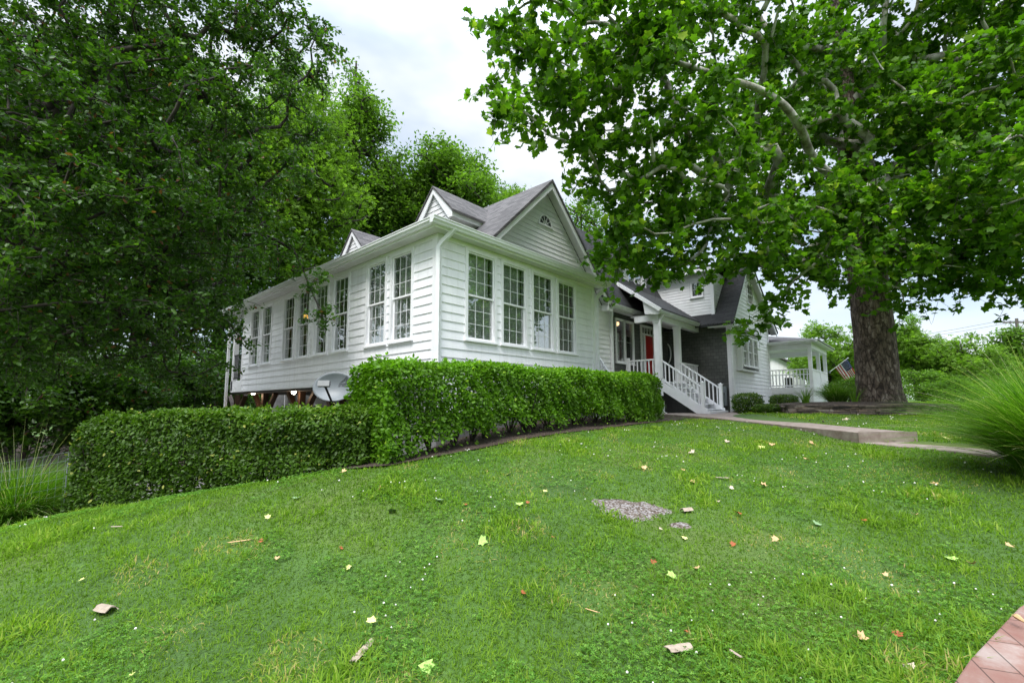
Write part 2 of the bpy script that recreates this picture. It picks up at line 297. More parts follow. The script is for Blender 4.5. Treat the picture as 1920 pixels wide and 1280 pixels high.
class MB:
    def __init__(s): s.v = []; s.f = []
    def add(s, vs, fs):
        n = len(s.v); s.v += [tuple(map(float, p)) for p in vs]; s.f += [[n+i for i in f] for f in fs]; return s
    def box(s, x0, x1, y0, y1, z0, z1):
        if x0 > x1: x0, x1 = x1, x0
        if y0 > y1: y0, y1 = y1, y0
        return s.add([(x0,y0,z0),(x1,y0,z0),(x1,y1,z0),(x0,y1,z0),(x0,y0,z1),(x1,y0,z1),(x1,y1,z1),(x0,y1,z1)],
                     [(0,3,2,1),(4,5,6,7),(0,1,5,4),(1,2,6,5),(2,3,7,6),(3,0,4,7)])
    def prism(s, pts, off):
        """polygon pts (3D) extruded by off"""
        n = len(pts); off = np.array(off, float)
        vs = [tuple(p) for p in pts] + [tuple(np.array(p)+off) for p in pts]
        return s.add(vs, [tuple(range(n))[::-1], tuple(range(n, 2*n))] + [(i, (i+1) % n, n+(i+1) % n, n+i) for i in range(n)])
    def beam(s, a, b, w, h, up=(0, 0, 1)):
        a = np.array(a, float); b = np.array(b, float); d = b-a; d /= np.linalg.norm(d)
        sd = np.cross(d, up); sd /= np.linalg.norm(sd); u = np.cross(sd, d)
        c = [(-w/2, -h/2), (w/2, -h/2), (w/2, h/2), (-w/2, h/2)]
        vs = [a+sd*p+u*q for p, q in c]+[b+sd*p+u*q for p, q in c]
        return s.add(vs, [(3,2,1,0),(4,5,6,7),(0,1,5,4),(1,2,6,5),(2,3,7,6),(3,0,4,7)])
    def tube(s, pts, r, n=8, sq=1.0, cap=True):
        pts = [np.array(p, float) for p in pts]; rs = r if isinstance(r, (list, tuple, np.ndarray)) else [r]*len(pts)
        base = len(s.v); ref = None
        for i, p in enumerate(pts):
            d = pts[min(i+1, len(pts)-1)] - pts[max(i-1, 0)]; d = d/(np.linalg.norm(d)+1e-9)
            if ref is None: ref = np.array([0, 0, 1.]) if abs(d[2]) < .9 else np.array([1., 0, 0])
            a = np.cross(d, ref); a /= np.linalg.norm(a)+1e-9; b = np.cross(a, d); ref = b
            for k in range(n):
                an = 2*math.pi*(k+.5)/n
                s.v.append(tuple(p+(a*math.cos(an)+b*math.sin(an)*sq)*rs[i]))
        for i in range(len(pts)-1):
            for k in range(n):
                s.f.append([base+i*n+k, base+i*n+(k+1) % n, base+(i+1)*n+(k+1) % n, base+(i+1)*n+k])
        if cap:
            s.f.append([base+k for k in range(n)][::-1]); s.f.append([base+(len(pts)-1)*n+k for k in range(n)])
        return s
    def lathe(s, c, prof, n=16, axis=(0, 0, 1)):
        ax = np.array(axis, float); ax /= np.linalg.norm(ax); t = np.array([1., 0, 0]) if abs(ax[0]) < .9 else np.array([0, 1., 0])
        a = np.cross(ax, t); a /= np.linalg.norm(a); b = np.cross(ax, a); base = len(s.v); c = np.array(c, float)
        for r, h in prof:
            for k in range(n):
                an = 2*math.pi*k/n; s.v.append(tuple(c+ax*h+(a*math.cos(an)+b*math.sin(an))*r))
        for i in range(len(prof)-1):
            for k in range(n): s.f.append([base+i*n+k, base+i*n+(k+1) % n, base+(i+1)*n+(k+1) % n, base+(i+1)*n+k])
        return s
    def build(s, name, mat, parent=None, smooth=False, org=None, bevel=0):
        if parent is not None: org = ORG[parent.name]
        elif org is None: org = np.array([0, 0, 0.])
        me = bpy.data.meshes.new(name); me.from_pydata([tuple(np.array(p)-org) for p in s.v], [], s.f); me.update()
        o = finish(me, name, mat, parent, smooth, org)
        if bevel:
            b = o.modifiers.new('bevel', 'BEVEL'); b.width = bevel; b.segments = 2; b.limit_method = 'ANGLE'
        return o

# ------------------------------------------------------------------ terrain
CP = [(0,0,-1.6),(-2,-2,-1.75),(-3,3,-1.95),(3,-3,-1.45),(8,-5,-.95),(14,-6,-.45),(9.9,.9,-.69),(10.6,.25,-.66),(9.13,-.55,-.77),(11.5,3,-.5),(14,6.1,-.42),(15.5,5.0,-.36),(17.4,4.4,-.33),
      (3.13,5.18,-.79),(5.6,5.1,-.60),(8.5,5.1,-.52),(12.4,5.4,-.47),(.72,9.04,-1.52),(3.06,5.71,-.83),(1.9,7.3,-1.16),(4.38,-.37,-1.285),(3.18,0,-1.37),(4.6,-1.5,-1.3),(4.57,2.41,-1.12),(14.9,2.9,-.30),(17.6,0,-.33),(20,-2,-.25),
      (.09,4,-1.56),(.06,9.63,-1.78),(-1.5,10.5,-2.1),(3.5,8.2,-1.6),(2.4,9.6,-1.95),(4.6,9,-1.9),(5.6,12,-2.15),(2,12,-2.3),(-5,8,-2.6),(0,20,-2.5),(-10,30,-2.8),(-15,10,-3),(5.6,18,-2.3),(9,20,-2.2),(9,8.5,-.5),(6,7.2,-.75),(14,8.2,-.45),
      (20,5.2,-.3),(26,3.7,-.1),(24,5.2,-.2),(19,1,-.1),(30,-5,0),(40,2,.1),(30,-15,.1),(60,-10,.3),(50,20,.2),(30,20,-.5),(20,30,-1.5),(-30,40,-2.8),(60,50,0),(10,60,-1.8),(15,-20,-.5),(-15,-10,-2.4),(0,-15,-1.6)]
CP = np.array(CP, float)
def _U(r2): return r2*np.log(r2+1e-9)
_D = ((CP[:, None, :2]-CP[None, :, :2])**2).sum(-1)
_n = len(CP); _A = np.zeros((_n+3, _n+3)); _A[:_n, :_n] = _U(_D)+np.eye(_n)*.6; _A[:_n, _n] = 1; _A[:_n, _n+1:] = CP[:, :2]; _A[_n, :_n] = 1; _A[_n+1:, :_n] = CP[:, :2].T
_W = np.linalg.solve(_A, np.concatenate([CP[:, 2], [0, 0, 0]]))
def gz(P):
    P = np.atleast_2d(np.asarray(P, float))[:, :2]
    out = np.zeros(len(P))
    for i in range(0, len(P), 50000):
        Q = P[i:i+50000]; d = ((Q[:, None]-CP[None, :, :2])**2).sum(-1)
        out[i:i+50000] = _U(d)@_W[:_n]+_W[_n]+Q@_W[_n+1:]
    out = np.clip(out, -3.4, .5)
    rr = np.hypot(P[:, 0]-10, P[:, 1]-5); k = np.clip((rr-55)/60, 0, 1); k = k*k*(3-2*k)
    return out*(1-k)-.6*k
def g1(x, y): return float(gz([(x, y)])[0])
def ongnd(px, py, dmax=60):
    """ground point seen at photo pixel px, py"""
    v = ray(px, py); v = v/(v[0]*math.cos(YAW)+v[1]*math.sin(YAW))
    ds = np.linspace(1.5, dmax, 1200); P = v[None]*ds[:, None]; h = P[:, 2]-gz(P)
    i = int(np.argmax(h < 0)) if (h < 0).any() else len(ds)-1
    return np.array([P[i, 0], P[i, 1], g1(P[i, 0], P[i, 1])])

xs = np.concatenate([[-700, -300, -160, -90], np.arange(-60, -12, 4), np.arange(-12, 26, .5), np.arange(26, 80, 3), [90, 150, 300, 800]]).astype(float)
ys = np.concatenate([[-700, -300, -150, -80], np.arange(-50, -10, 4), np.arange(-10, 24, .5), np.arange(24, 80, 3), [95, 150, 300, 800]]).astype(float)
GX, GY = np.meshgrid(xs, ys, indexing='ij'); P = np.stack([GX.ravel(), GY.ravel()], 1)
V = np.column_stack([P, gz(P)]); I = np.arange(len(xs)*len(ys)).reshape(len(xs), len(ys))
Q = np.stack([I[:-1, :-1], I[1:, :-1], I[1:, 1:], I[:-1, 1:]], -1).reshape(-1, 4)
gnd = np_mesh('ground', V, [Q], M['lawn'], smooth=True); gnd['kind'] = 'structure'

def inpoly(P, poly):
    P = np.asarray(P, float); x, y = P[:, 0], P[:, 1]; c = np.zeros(len(P), bool); n = len(poly)
    for i in range(n):
        x0, y0 = poly[i]; x1, y1 = poly[(i+1) % n]
        k = (y0 > y) != (y1 > y)
        c ^= k & (x < (x1-x0)*(y-y0)/((y1-y0) or 1e-9)+x0)
    return c
def strip(A, B, n):
    """points along polylines A and B resampled to n"""
    def rs(L):
        L = np.array(L, float); d = np.r_[0, np.cumsum(np.linalg.norm(np.diff(L, axis=0), axis=1))]; q = np.linspace(0, d[-1], n)
        return np.stack([np.interp(q, d, L[:, 0]), np.interp(q, d, L[:, 1])], 1)
    return rs(A), rs(B)
def sheet(name, A, B, mat, up=.012, n=40, m=8, kind='structure', wobble=0):
    a, b = strip(A, B, n); t = np.linspace(0, 1, m)
    P = a[:, None]*(1-t)[None, :, None]+b[:, None]*t[None, :, None]
    if wobble:
        k = np.sin(np.arange(n)*1.7)+np.sin(np.arange(n)*.61+1)
        P[:, 0] += (wobble*k)[:, None]*.5; P[:, -1] += (wobble*np.roll(k, 5))[:, None]*.5
    P = P.reshape(-1, 2); V = np.column_stack([P, gz(P)+up]); I = np.arange(n*m).reshape(n, m)
    Q = np.stack([I[:-1, :-1], I[1:, :-1], I[1:, 1:], I[:-1, 1:]], -1).reshape(-1, 4)
    o = np_mesh(name, V, [Q], mat, smooth=True); o['kind'] = kind; return o
EXCL = []     # ground polygons without lawn grass
# mulch along the tall hedge and the house front
BED_F = [(3.0, 5.5), (3.3, 5.12), (5, 5.02), (8, 5.02), (11, 5.1), (13.2, 5.2)]
BED_B = [(3.2, 8.0), (4.5, 8.4), (6, 8.5), (9, 8.6), (12, 8.6), (15.3, 8.6)]
sheet('mulch_bed', BED_F, BED_B, M['mulch'], .02, 60, 12)
EXCL.append(BED_F+BED_B[::-1])
W_F = [(17.6, 4.5), (19.5, 3.9), (22, 3.3), (25.5, 2.5)]; W_B = [(15.3, 9), (20, 9), (23, 6.5), (26.5, 6.0)]
sheet('planting_bed', W_F, W_B, M['mulch'], .02, 30, 8); EXCL.append(W_F+W_B[::-1])
# gravel drive behind the low hedge
D_F = [(-9, 12.2), (-3, 11.4), (0.6, 10.0), (2.2, 8.6), (3.4, 7.6)]; D_B = [(-9, 19), (-3, 19), (2, 19), (7, 18), (7.5, 12)]
sheet('driveway', D_F, D_B, M['gravel'], .03, 50, 20); EXCL.append(D_F+D_B[::-1])
sheet('wood_floor_shade', [(-30, 16), (-9, 11.6), (-4, 9.4), (-1.2, 9.6), (.1, 9.9)], [(-30, 60), (-9, 50), (0, 50), (6, 48), (8, 20)], M['mulch'], .015, 50, 24); EXCL.append([(-30, 16), (-9, 11.6), (-4, 9.4), (-1.2, 9.6), (.1, 9.9), (8, 20), (6, 48), (-30, 60)])  # ground of the wood; shade under its trees put into the dark mulch colour
# soil strip under low hedge
_a, _b = at(105, 968, 6.85)[:2], at(668, 875, 6.12)[:2]; _o = FW2*.95
_ss = ([tuple(_a-FW2*.02), tuple(_b-FW2*.04)], [tuple(_a+_o), tuple(_b+_o)])
sheet('hedge_soil', _ss[0], _ss[1], M['mulch'], .026, 20, 5); EXCL.append(_ss[0]+_ss[1][::-1])
# bare gravel patch in the lawn
def blob_patch(name, c, rx, ry, ang, mat, up, seed, kind='structure'):
    rg = np.random.default_rng(seed); n = 40; a = np.linspace(0, 2*math.pi, n, endpoint=False)
    k = 1+.12*np.sin(3*a+rg.random()*6)+.07*np.sin(7*a+rg.random()*6)+rg.normal(0, .04, n)
    rings = [.25, .5, .75, 1]; V = [(c[0], c[1])]; ca, sa = math.cos(ang), math.sin(ang)
    for q in rings:
        for i in range(n):
            x, y = rx*k[i]*q*math.cos(a[i]), ry*k[i]*q*math.sin(a[i]); V.append((c[0]+x*ca-y*sa, c[1]+x*sa+y*ca))
    V = np.array(V); hz = gz(V)+up*(1-.9*np.r_[0, np.repeat(rings, n)]**3); T = np.array([(0, 1+i, 1+(i+1) % n) for i in range(n)])
    Qs = np.array([(1+j*n+i, 1+(j+1)*n+i, 1+(j+1)*n+(i+1) % n, 1+j*n+(i+1) % n) for j in range(3) for i in range(n)])
    o = np_mesh(name, np.column_stack([V, hz]), [T, Qs], mat, smooth=True); o['kind'] = kind
    return [(c[0]+(p[0]-c[0])*.80, c[1]+(p[1]-c[1])*.80) for p in V[-n:]]
pc = ongnd(1183, 957)
EXCL.append(blob_patch('gravel_patch', pc, .40, .30, YAW-math.pi/2-.1, M['gravel2'], .022, 3))
pc2 = ongnd(1275, 988)
EXCL.append(blob_patch('gravel_patch', pc2, .11, .08, YAW-math.pi/2, M['gravel2'], .02, 5))

# concrete path: upper slab with a step, lower slab
ps = [(ad(6.0, 7.95), ad(7.0, 7.95)), (ad(5.95, 10), ad(7.0, 10)), (ad(5.6, 12.5), ad(7.1, 12.5)), (ad(4.9, 14.6), ad(7.6, 15.5)), (ad(4.3, 14.9), ad(8.2, 16.6))]
def slab(name, pairs, zt, thick, mat, n=24):
    A, B = strip([p[0] for p in pairs], [p[1] for p in pairs], n)
    z = np.interp(np.linspace(0, 1, n), np.linspace(0, 1, len(zt)), zt)
    V = []; F = []
    for i in range(n):
        for p, zz in ((A[i], z[i]), (B[i], z[i]), (B[i], z[i]-thick), (A[i], z[i]-thick)): V.append((p[0], p[1], zz))
    for i in range(n-1):
        for k in range(4): F.append([i*4+k, i*4+(k+1) % 4, (i+1)*4+(k+1) % 4, (i+1)*4+k])
    F += [[0, 1, 2, 3], [(n-1)*4+k for k in (3, 2, 1, 0)]]
    mb = MB(); mb.add(V, F); o = mb.build(name, mat, bevel=.01); o['kind'] = 'structure'
    EXCL.append([tuple(p) for p in A]+[tuple(p) for p in B[::-1]]); return o
slab('path', ps, [-.50, -.47, -.41, -.34, -.31], .3, M['concrete'])
pl = [(ad(6.05, 7.93), ad(7.1, 7.93)), (ad(6.45, 7.1), ad(7.45, 7.5)), (ad(6.75, 6.3), ad(7.9, 6.8)), (ad(7.0, 5.2), ad(8.3, 5.6))]
slab('path', pl, [-.675, -.70, -.735, -.78], .25, M['concrete'])
# stamped walk at the lower right corner
bp = [(ad(.6, .7), ad(3.8, -.4)), (ad(2.12, 2.34), ad(4.6, 1.5)), (ad(3.2, 3.0), ad(5.4, 2.2)), (ad(4.9, 3.75), ad(6.5, 2.9)), (ad(6.6, 4.3), ad(7.8, 3.2))]
slab('walk', bp, [-1.40, -1.335, -1.25, -1.12, -1.0], .25, M['stamped'])

# ================================================================== the house
def onX(px, py, X): v = ray(px, py); return v*X/v[0]
def onY(px, py, Y): v = ray(px, py); return v*Y/v[1]
def wb(mb, face, c, s0, s1, d0, d1, z0, z1):
    if face == 'Y': mb.box(s0, s1, c-d1, c-d0, z0, z1)
    else: mb.box(c-d1, c-d0, s0, s1, z0, z1)
def wp(face, c, s, d, z): return (s, c-d, z) if face == 'Y' else (c-d, s, z)
def spans(poly, z):
    xs = []
    n = len(poly)
    for i in range(n):
        (s0, z0), (s1, z1) = poly[i], poly[(i+1) % n]
        if (z0 > z) != (z1 > z): xs.append(s0+(z-z0)/(z1-z0)*(s1-s0))
    xs.sort(); return list(zip(xs[::2], xs[1::2]))
def siding(mb, face, c, poly, holes, h, t=.02, joints=0):
    zs = [p[1] for p in poly]; zmin, zmax = min(zs), max(zs); rg = random.Random(int(c*100)+len(poly))
    k = 0
    while zmin+k*h < zmax-1e-4:
        a, b = zmin+k*h, min(zmin+(k+1)*h, zmax); k += 1
        cuts = sorted({a, b} | {z for hh in holes for z in hh[2:4] if a+1e-3 < z < b-1e-3} | {p[1] for p in poly if a+1e-3 < p[1] < b-1e-3})
        for u0, u1 in zip(cuts, cuts[1:]):
            e = 1e-4; A = spans(poly, u0+e); B = spans(poly, u1-e)
            if len(A) != len(B): continue
            o0 = .004+t*(1-(u0-a)/h); o1 = .004+t*(1-(u1-a)/h)
            for (a0, a1), (b0, b1) in zip(A, B):
                hs = sorted([(x0, x1) for x0, x1, y0, y1 in holes if y0 < (u0+u1)/2 < y1])
                segs = []; l0, l1 = a0, b0
                for x0, x1 in hs:
                    if x1 < min(l0, l1) or x0 > max(a1, b1): continue
                    segs.append((l0, l1, x0, x0)); l0 = l1 = x1
                segs.append((l0, l1, a1, b1))
                for p0, p1, q0, q1 in segs:
                    if q0-p0 < .003 and q1-p1 < .003: continue
                    vs = [wp(face, c, p0, o0, u0), wp(face, c, q0, o0, u0), wp(face, c, q1, o1, u1), wp(face, c, p1, o1, u1), wp(face, c, p0, -.03, u0), wp(face, c, q0, -.03, u0)]
                    mb.add(vs, [(0, 1, 2, 3), (4, 5, 1, 0)] if face == 'Y' else [(3, 2, 1, 0), (0, 1, 5, 4)])
                    if joints and abs(u0-a) < 1e-6:
                        s = p0+rg.uniform(.15, joints)
                        while s < min(q0, q1)-.12:
                            wb(mb, face, c, s-.0025, s+.0025, o1, o0+.0015, u0, u1-.004) if False else None
                            s += rg.uniform(.6, joints)
    return mb
HB = (11.4, 8.0, -.5)
house = thing('house', HB, 'long white sided house with windowed sunroom and dark grey entrance front behind the hedges', 'house')
def part(name, mat, mb, parent=None, **k): return mb.build(name, mat, parent or house, **k)

def window(face, c, s0, s1, z0, z1, cols=3, ru=3, rl=3, back='blind', cas=.075, mun=.011, split=.5, label=None, parent=None, depth=.13, sash=.032):
    f = MB(); zm = z0+(z1-z0)*split
    o0, o1, p0, p1 = s0-cas-.02, s1+cas+.02, z0-.05, z1+cas+.02
    for a, b, q, r in ((o0, o0+cas, p0, p1), (o1-cas, o1, p0, p1), (o0+cas, o1-cas, p1-cas, p1)): wb(f, face, c, a, b, -depth, .042, q, r)
    wb(f, face, c, o0+cas, o1-cas, -depth, .03, p0, p0+.03)
    def sashf(a0, a1, b0, b1, d, rows):
        wb(f, face, c, a0, a0+sash, d-.03, d, b0, b1); wb(f, face, c, a1-sash, a1, d-.03, d, b0, b1)
        wb(f, face, c, a0+sash, a1-sash, d-.03, d, b0, b0+sash*1.2); wb(f, face, c, a0+sash, a1-sash, d-.03, d, b1-sash, b1)
        x0, x1, y0, y1 = a0+sash, a1-sash, b0+sash*1.2, b1-sash
        for i in range(1, cols):
            s = x0+(x1-x0)*i/cols; wb(f, face, c, s-mun/2, s+mun/2, d-.02, d-.008, y0, y1)
        for j in range(1, rows):
            z = y0+(y1-y0)*j/rows; wb(f, face, c, x0, x1, d-.019, d-.009, z-mun/2, z+mun/2)
        g = MB(); wb(g, face, c, x0-.005, x1+.005, d-.018, d-.014, y0-.005, y1+.005); return g
    gs = []
    if rl:
        gs.append(sashf(s0-.02, s1+.02, zm-.02, z1+.02, .008, ru)); gs.append(sashf(s0-.02, s1+.02, z0-.02, zm+.014, -.026, rl))
    else: gs.append(sashf(s0-.02, s1+.02, z0-.02, z1+.02, .008, ru))
    win = part('window', M['trim'], f, parent)
    for g in gs: g.build('pane', M['glass'], win)
    s = MB(); wb(s, face, c, o0-.02, o1+.02, -.02, .075, z0-.085, z0-.05); s.build('sill', M['trim'], win)
    if back:
        b = MB()
        if back == 'curtain':
            n = 14; pts = []
            for i in range(n*4+1):
                q = s0+(s1-s0)*i/(n*4); d = -.12+.014*math.sin(i*math.pi/2); pts.append((q, d))
            vs = [wp(face, c, q, d, z) for q, d in pts for z in (z0-.05, z1+.05)]
            b.add(vs, [(2*i, 2*i+2, 2*i+3, 2*i+1) for i in range(n*4)]); b.build('curtain', M['curtain'], win)
        elif back in ('blind', 'half'):
            top = z1+.04 if back == 'blind' else zm+.05
            z = z0
            while z < top:
                vs = [wp(face, c, s0-.03, -.098, z), wp(face, c, s1+.03, -.098, z), wp(face, c, s1+.03, -.082, z+.044), wp(face, c, s0-.03, -.082, z+.044)]
                b.add(vs, [(0, 1, 2, 3)]); z += .05
            b.build('blind', M['blind'], win)
            if back == 'half':
                b = MB(); wb(b, face, c, s0-.03, s1-.06, -.115, -.105, zm, z1+.05); b.build('curtain', M['curtain'], win)
    return win

# ---- sunroom
XL, YF, XR, YB = 5.59, 7.08, 11.42, 18.25
FW = [(6.42, 7.19), (7.52, 8.29), (8.62, 9.38), (9.68, 10.42)]
LW = [(7.93, 8.62), (8.94, 9.66), (10.64, 11.36), (11.75, 12.44), (12.86, 13.54), (13.88, 14.57), (15.65, 16.32), (16.74, 17.42)]
WZ0, WZ1 = 1.42, 3.28
def hole(s0, s1, z0, z1): return (s0-.09, s1+.09, z0-.05, z1+.09)
mb = MB()
siding(mb, 'Y', YF, [(XL+.02, -.15), (XR-.02, -.15), (XR-.02, 3.36), (XL+.02, 3.36)], [hole(*q, WZ0, WZ1) for q in FW], .185, .020)
part('front_siding', M['siding'], mb)
mb = MB()
siding(mb, 'X', XL, [(YF+.02, .55), (YB-.02, .55), (YB-.02, 3.36), (YF+.02, 3.36)], [hole(*q, WZ0, WZ1) for q in LW], .187, .020)
part('side_siding', M['siding'], mb)
mb = MB(); mb.box(XR-.03, XR-.005, YF+.1, 8.25, -.15, 3.4); part('end_wall', M['siding'], mb); mb = MB(); mb.box(XL+.03, 10, YB-.03, YB, .55, 3.4); part('end_wall', M['siding'], mb)
mb = MB()
for x, y in ((XL, YF), (XR, YF)):
    sx = -1 if x == XL else 1
    mb.box(x-.035 if sx < 0 else x-.1, x+.1 if sx < 0 else x+.035, y-.035, y+.0, -.15, 3.36)
    mb.box(x-.035 if sx < 0 else x, x if sx < 0 else x+.035, y+.001, y+.11, -.15 if sx > 0 else .3, 3.36)
mb.box(XL-.035, XL, YB-.1, YB+.03, .5, 3.36)
mb.box(XL-.03, XR+.03, YF-.028, YF, 3.362, 3.46); mb.box(XL-.028, XL, YF+.001, YB+.03, 3.362, 3.46); mb.box(XL-.026, XL+.02, YF+.12, YB+.03, .5, .548)
part('corner_trim', M['trim'], mb)
for q in FW: window('Y', YF, *q, WZ0, WZ1, back='half')
for i, q in enumerate(LW): window('X', XL, *q, WZ0, WZ1, back='half' if i < 2 else (None if i < 6 else 'blind'))
# room behind the glass
mb = MB(); mb.box(XL+.05, XR-.05, YF+.05, YB-.04, .50, .56); mb.box(XL+.05, XR-.05, YF+.05, YB-.04, 3.42, 3.45)
mb.box(XR-.12, XR-.06, YF+.05, YB-.05, .56, 3.42); mb.box(XL+.05, XR-.12, YB-.1, YB-.05, .56, 3.42)
mb.box(XL+.06, XR-.2, 10.0, 10.06, .56, 3.42) if False else None
part('room_lining', M['room'], mb)
# eaves and gutters
GP = [(0, 0), (.085, 0), (.10, .035), (.128, .065), (.128, .105), (.142, .115), (.142, .132), (.122, .132), (.115, .12), (0, .12)]
def gutter(face, c, s0, s1, ztop, name='gutter', k=1.0):
    """c is the outer edge"""
    mb = MB(); pts = [wp(face, c+.142*k, s0, d*k, ztop-.132*k+z*k) for d, z in GP]
    off = (s1-s0, 0, 0) if face == 'Y' else (0, s1-s0, 0)
    mb.prism(pts, off); return part(name, M['gutter'], mb)
gutter('Y', 6.64, 5.16, 11.78, 3.61); gutter('X', 5.16, 6.785, 19.7, 3.608)
mb = MB(); mb.box(5.3, 11.7, 6.785, YF-.03, 3.462, 3.49); mb.box(5.3, XL-.03, YF-.028, 19.6, 3.462, 3.49); mb.box(XL-.028, 8.4, YB+.03, 19.6, 3.462, 3.49); part('soffit', M['soffit'], mb)
mb = MB(); mb.box(5.29, 11.76, 6.783, 6.80, 3.44, 3.60); mb.box(5.285, 5.30, 6.805, 19.65, 3.44, 3.60); mb.box(11.72, 11.75, 6.805, 8.27, 3.44, 3.72); mb.box(5.305, 8.4, 19.6, 19.65, 3.42, 3.6); part('fascia', M['trim'], mb)
mb = MB(); mb.prism([(5.27, 6.76, 3.61), (11.76, 6.76, 3.61), (11.76, 8.34, 3.93), (6.85, 8.34, 3.93)], (0, 0, .05)); part('sunroom_roof', M['roof_x'], mb)
mb = MB(); mb.prism([(5.27, 6.76, 3.61), (8.43, 9.92, 4.24), (8.43, 19.65, 4.24), (5.27, 19.65, 3.61)], (0, 0, .05)); part('sunroom_roof', M['roof_y'], mb)
# ---- main gable
GA, GZ, GS = 10.72, 6.77, .97
def rz(x, a=GA, z=GZ, s=GS): return z-s*abs(x-a)
GWY = 8.3
mb = MB()
siding(mb, 'Y', GWY, [(7.7, 3.75), (14.03, 3.75), (14.03, rz(14.03)-.2+.25), (GA, GZ-.16), (7.7, 3.76)], [], .145, .017) if False else None
siding(mb, 'Y', GWY, [(7.75, 3.70), (13.75, 3.70), (GA, GZ-.12)], [], .145, .017)
siding(mb, 'Y', GWY, [(XR, -.5), (14.6, -.5), (14.6, 3.42), (XR, 3.42)], [], .165, .018)
siding(mb, 'Y', GWY, [(XR, 3.43), (14.0, 3.43), (13.75, 3.69), (XR, 3.69)], [], .145, .017)
part('gable_siding', M['vinyl'], mb)
mb = MB(); mb.box(14.56, 14.68, GWY-.03, 8.45, -.5, 3.45); part('corner_trim', M['trim'], mb)
def slope_slab(x0, z0, x1, z1, y0, y1, th): return [(x0, y0, z0), (x1, y0, z1), (x1, y1, z1), (x0, y1, z0)], (0, 0, -th)
RY1 = 20.5
mb = MB(); mb.prism(*slope_slab(7.95, rz(7.95)+.12, GA, GZ+.12, 7.97, RY1, .1)); mb.prism(*slope_slab(GA, GZ+.118, 14.15, rz(14.15)+.12, 7.972, RY1, .1)); part('roof', M['roof_y'], mb)
mb = MB()
for x1 in (8.05, 14.1):
    mb.prism([(GA, 8.0, GZ+.018), (x1, 8.0, rz(x1)+.018), (x1, 8.0, rz(x1)-.16), (GA, 8.0, GZ-.19)], (0, .035, 0))
mb.box(13.9, 14.2, 8.0, 8.3, 3.3, 3.5)
part('rake_board', M['trim'], mb)
mb = MB()
for x1 in (8.05, 14.1): mb.prism([(GA, 8.036, GZ-.05), (x1, 8.036, rz(x1)-.05), (x1, 8.29, rz(x1)-.05), (GA, 8.29, GZ-.05)], (0, 0, -.03))
part('rake_soffit', M['soffit'], mb)
# half round vent window
mb = MB(); cx, cz, R = 10.70, 5.50, .33
arc = [(cx+R*math.cos(a), cz+R*math.sin(a)) for a in np.linspace(0, math.pi, 17)]
arc2 = [(cx+(R-.045)*math.cos(a), cz+(R-.045)*math.sin(a)) for a in np.linspace(0, math.pi, 17)]
for i in range(16):
    q = [(*arc[i],), (*arc[i+1],), (*arc2[i+1],), (*arc2[i],)]; mb.prism([(s, GWY-.05, z) for s, z in q], (0, .05, 0))
mb.box(cx-R-.04, cx+R+.04, GWY-.06, GWY, cz-.05, cz)
for a in (36, 72, 108, 144):
    a = rad(a); mb.beam((cx, GWY-.04, cz), (cx+(R-.03)*math.cos(a), GWY-.04, cz+(R-.03)*math.sin(a)), .014, .014, up=(0, 1, 0))
for i in range(8):
    a0, a1 = math.pi*i/8, math.pi*(i+1)/8; mb.beam((cx+.12*math.cos(a0), GWY-.04, cz+.12*math.sin(a0)), (cx+.12*math.cos(a1), GWY-.04, cz+.12*math.sin(a1)), .012, .012, up=(0, 1, 0))
fan = part('half_round_window', M['trim'], mb)
mb = MB(); mb.add([(cx, GWY-.03, cz)]+[(s, GWY-.03, z) for s, z in arc2], [(0, i+1, i+2) for i in range(16)]); mb.build('pane', M['black'], fan)
# ---- two small gables on the left slope
for cy, az_ in ((10.38, 6.43), (15.15, 6.40)):
    hw, ez = .88, az_-.93
    xb = GA+(az_-GZ)/GS
    mb = MB(); siding(mb, 'X', 8.10, [(cy-.72, 4.15), (cy+.72, 4.15), (cy+.72, ez+.08), (cy, az_-.12), (cy-.72, ez+.08)], [], .145, .017)
    d = part('dormer', M['vinyl'], mb)
    mb = MB()
    for s in (-1, 1):
        mb.prism([(7.97, cy, az_+.05), (7.97, cy+s*(hw+.06), ez-.01), (xb+1.2, cy+s*(hw+.06), ez-.01), (xb+1.2, cy, az_+.05)], (0, 0, -.06))
    mb.build('dormer_roof', M['roof_x'], d)
    mb = MB()
    for s in (-1, 1):
        mb.prism([(8.0, cy, az_-.02), (8.0, cy+s*hw, ez-.02-.02), (8.0, cy+s*hw, ez-.20), (8.0, cy+s*(hw-.16), ez-.20), (8.0, cy, az_-.20)], (.035, 0, 0))
        mb.box(8.04, 10, cy+s*(hw-.03), cy+s*hw, ez-.2, ez-.03)
        mb.box(8.04, 10, cy+s*(hw-.031), cy+s*.70, ez-.2, ez-.18)
    mb.build('rake_board', M['trim'], d)
    mb = MB(); mb.box(8.12, 10, cy-.70, cy+.70, 4.0, ez-.05); mb.build('cheek', M['vinyl'], d)
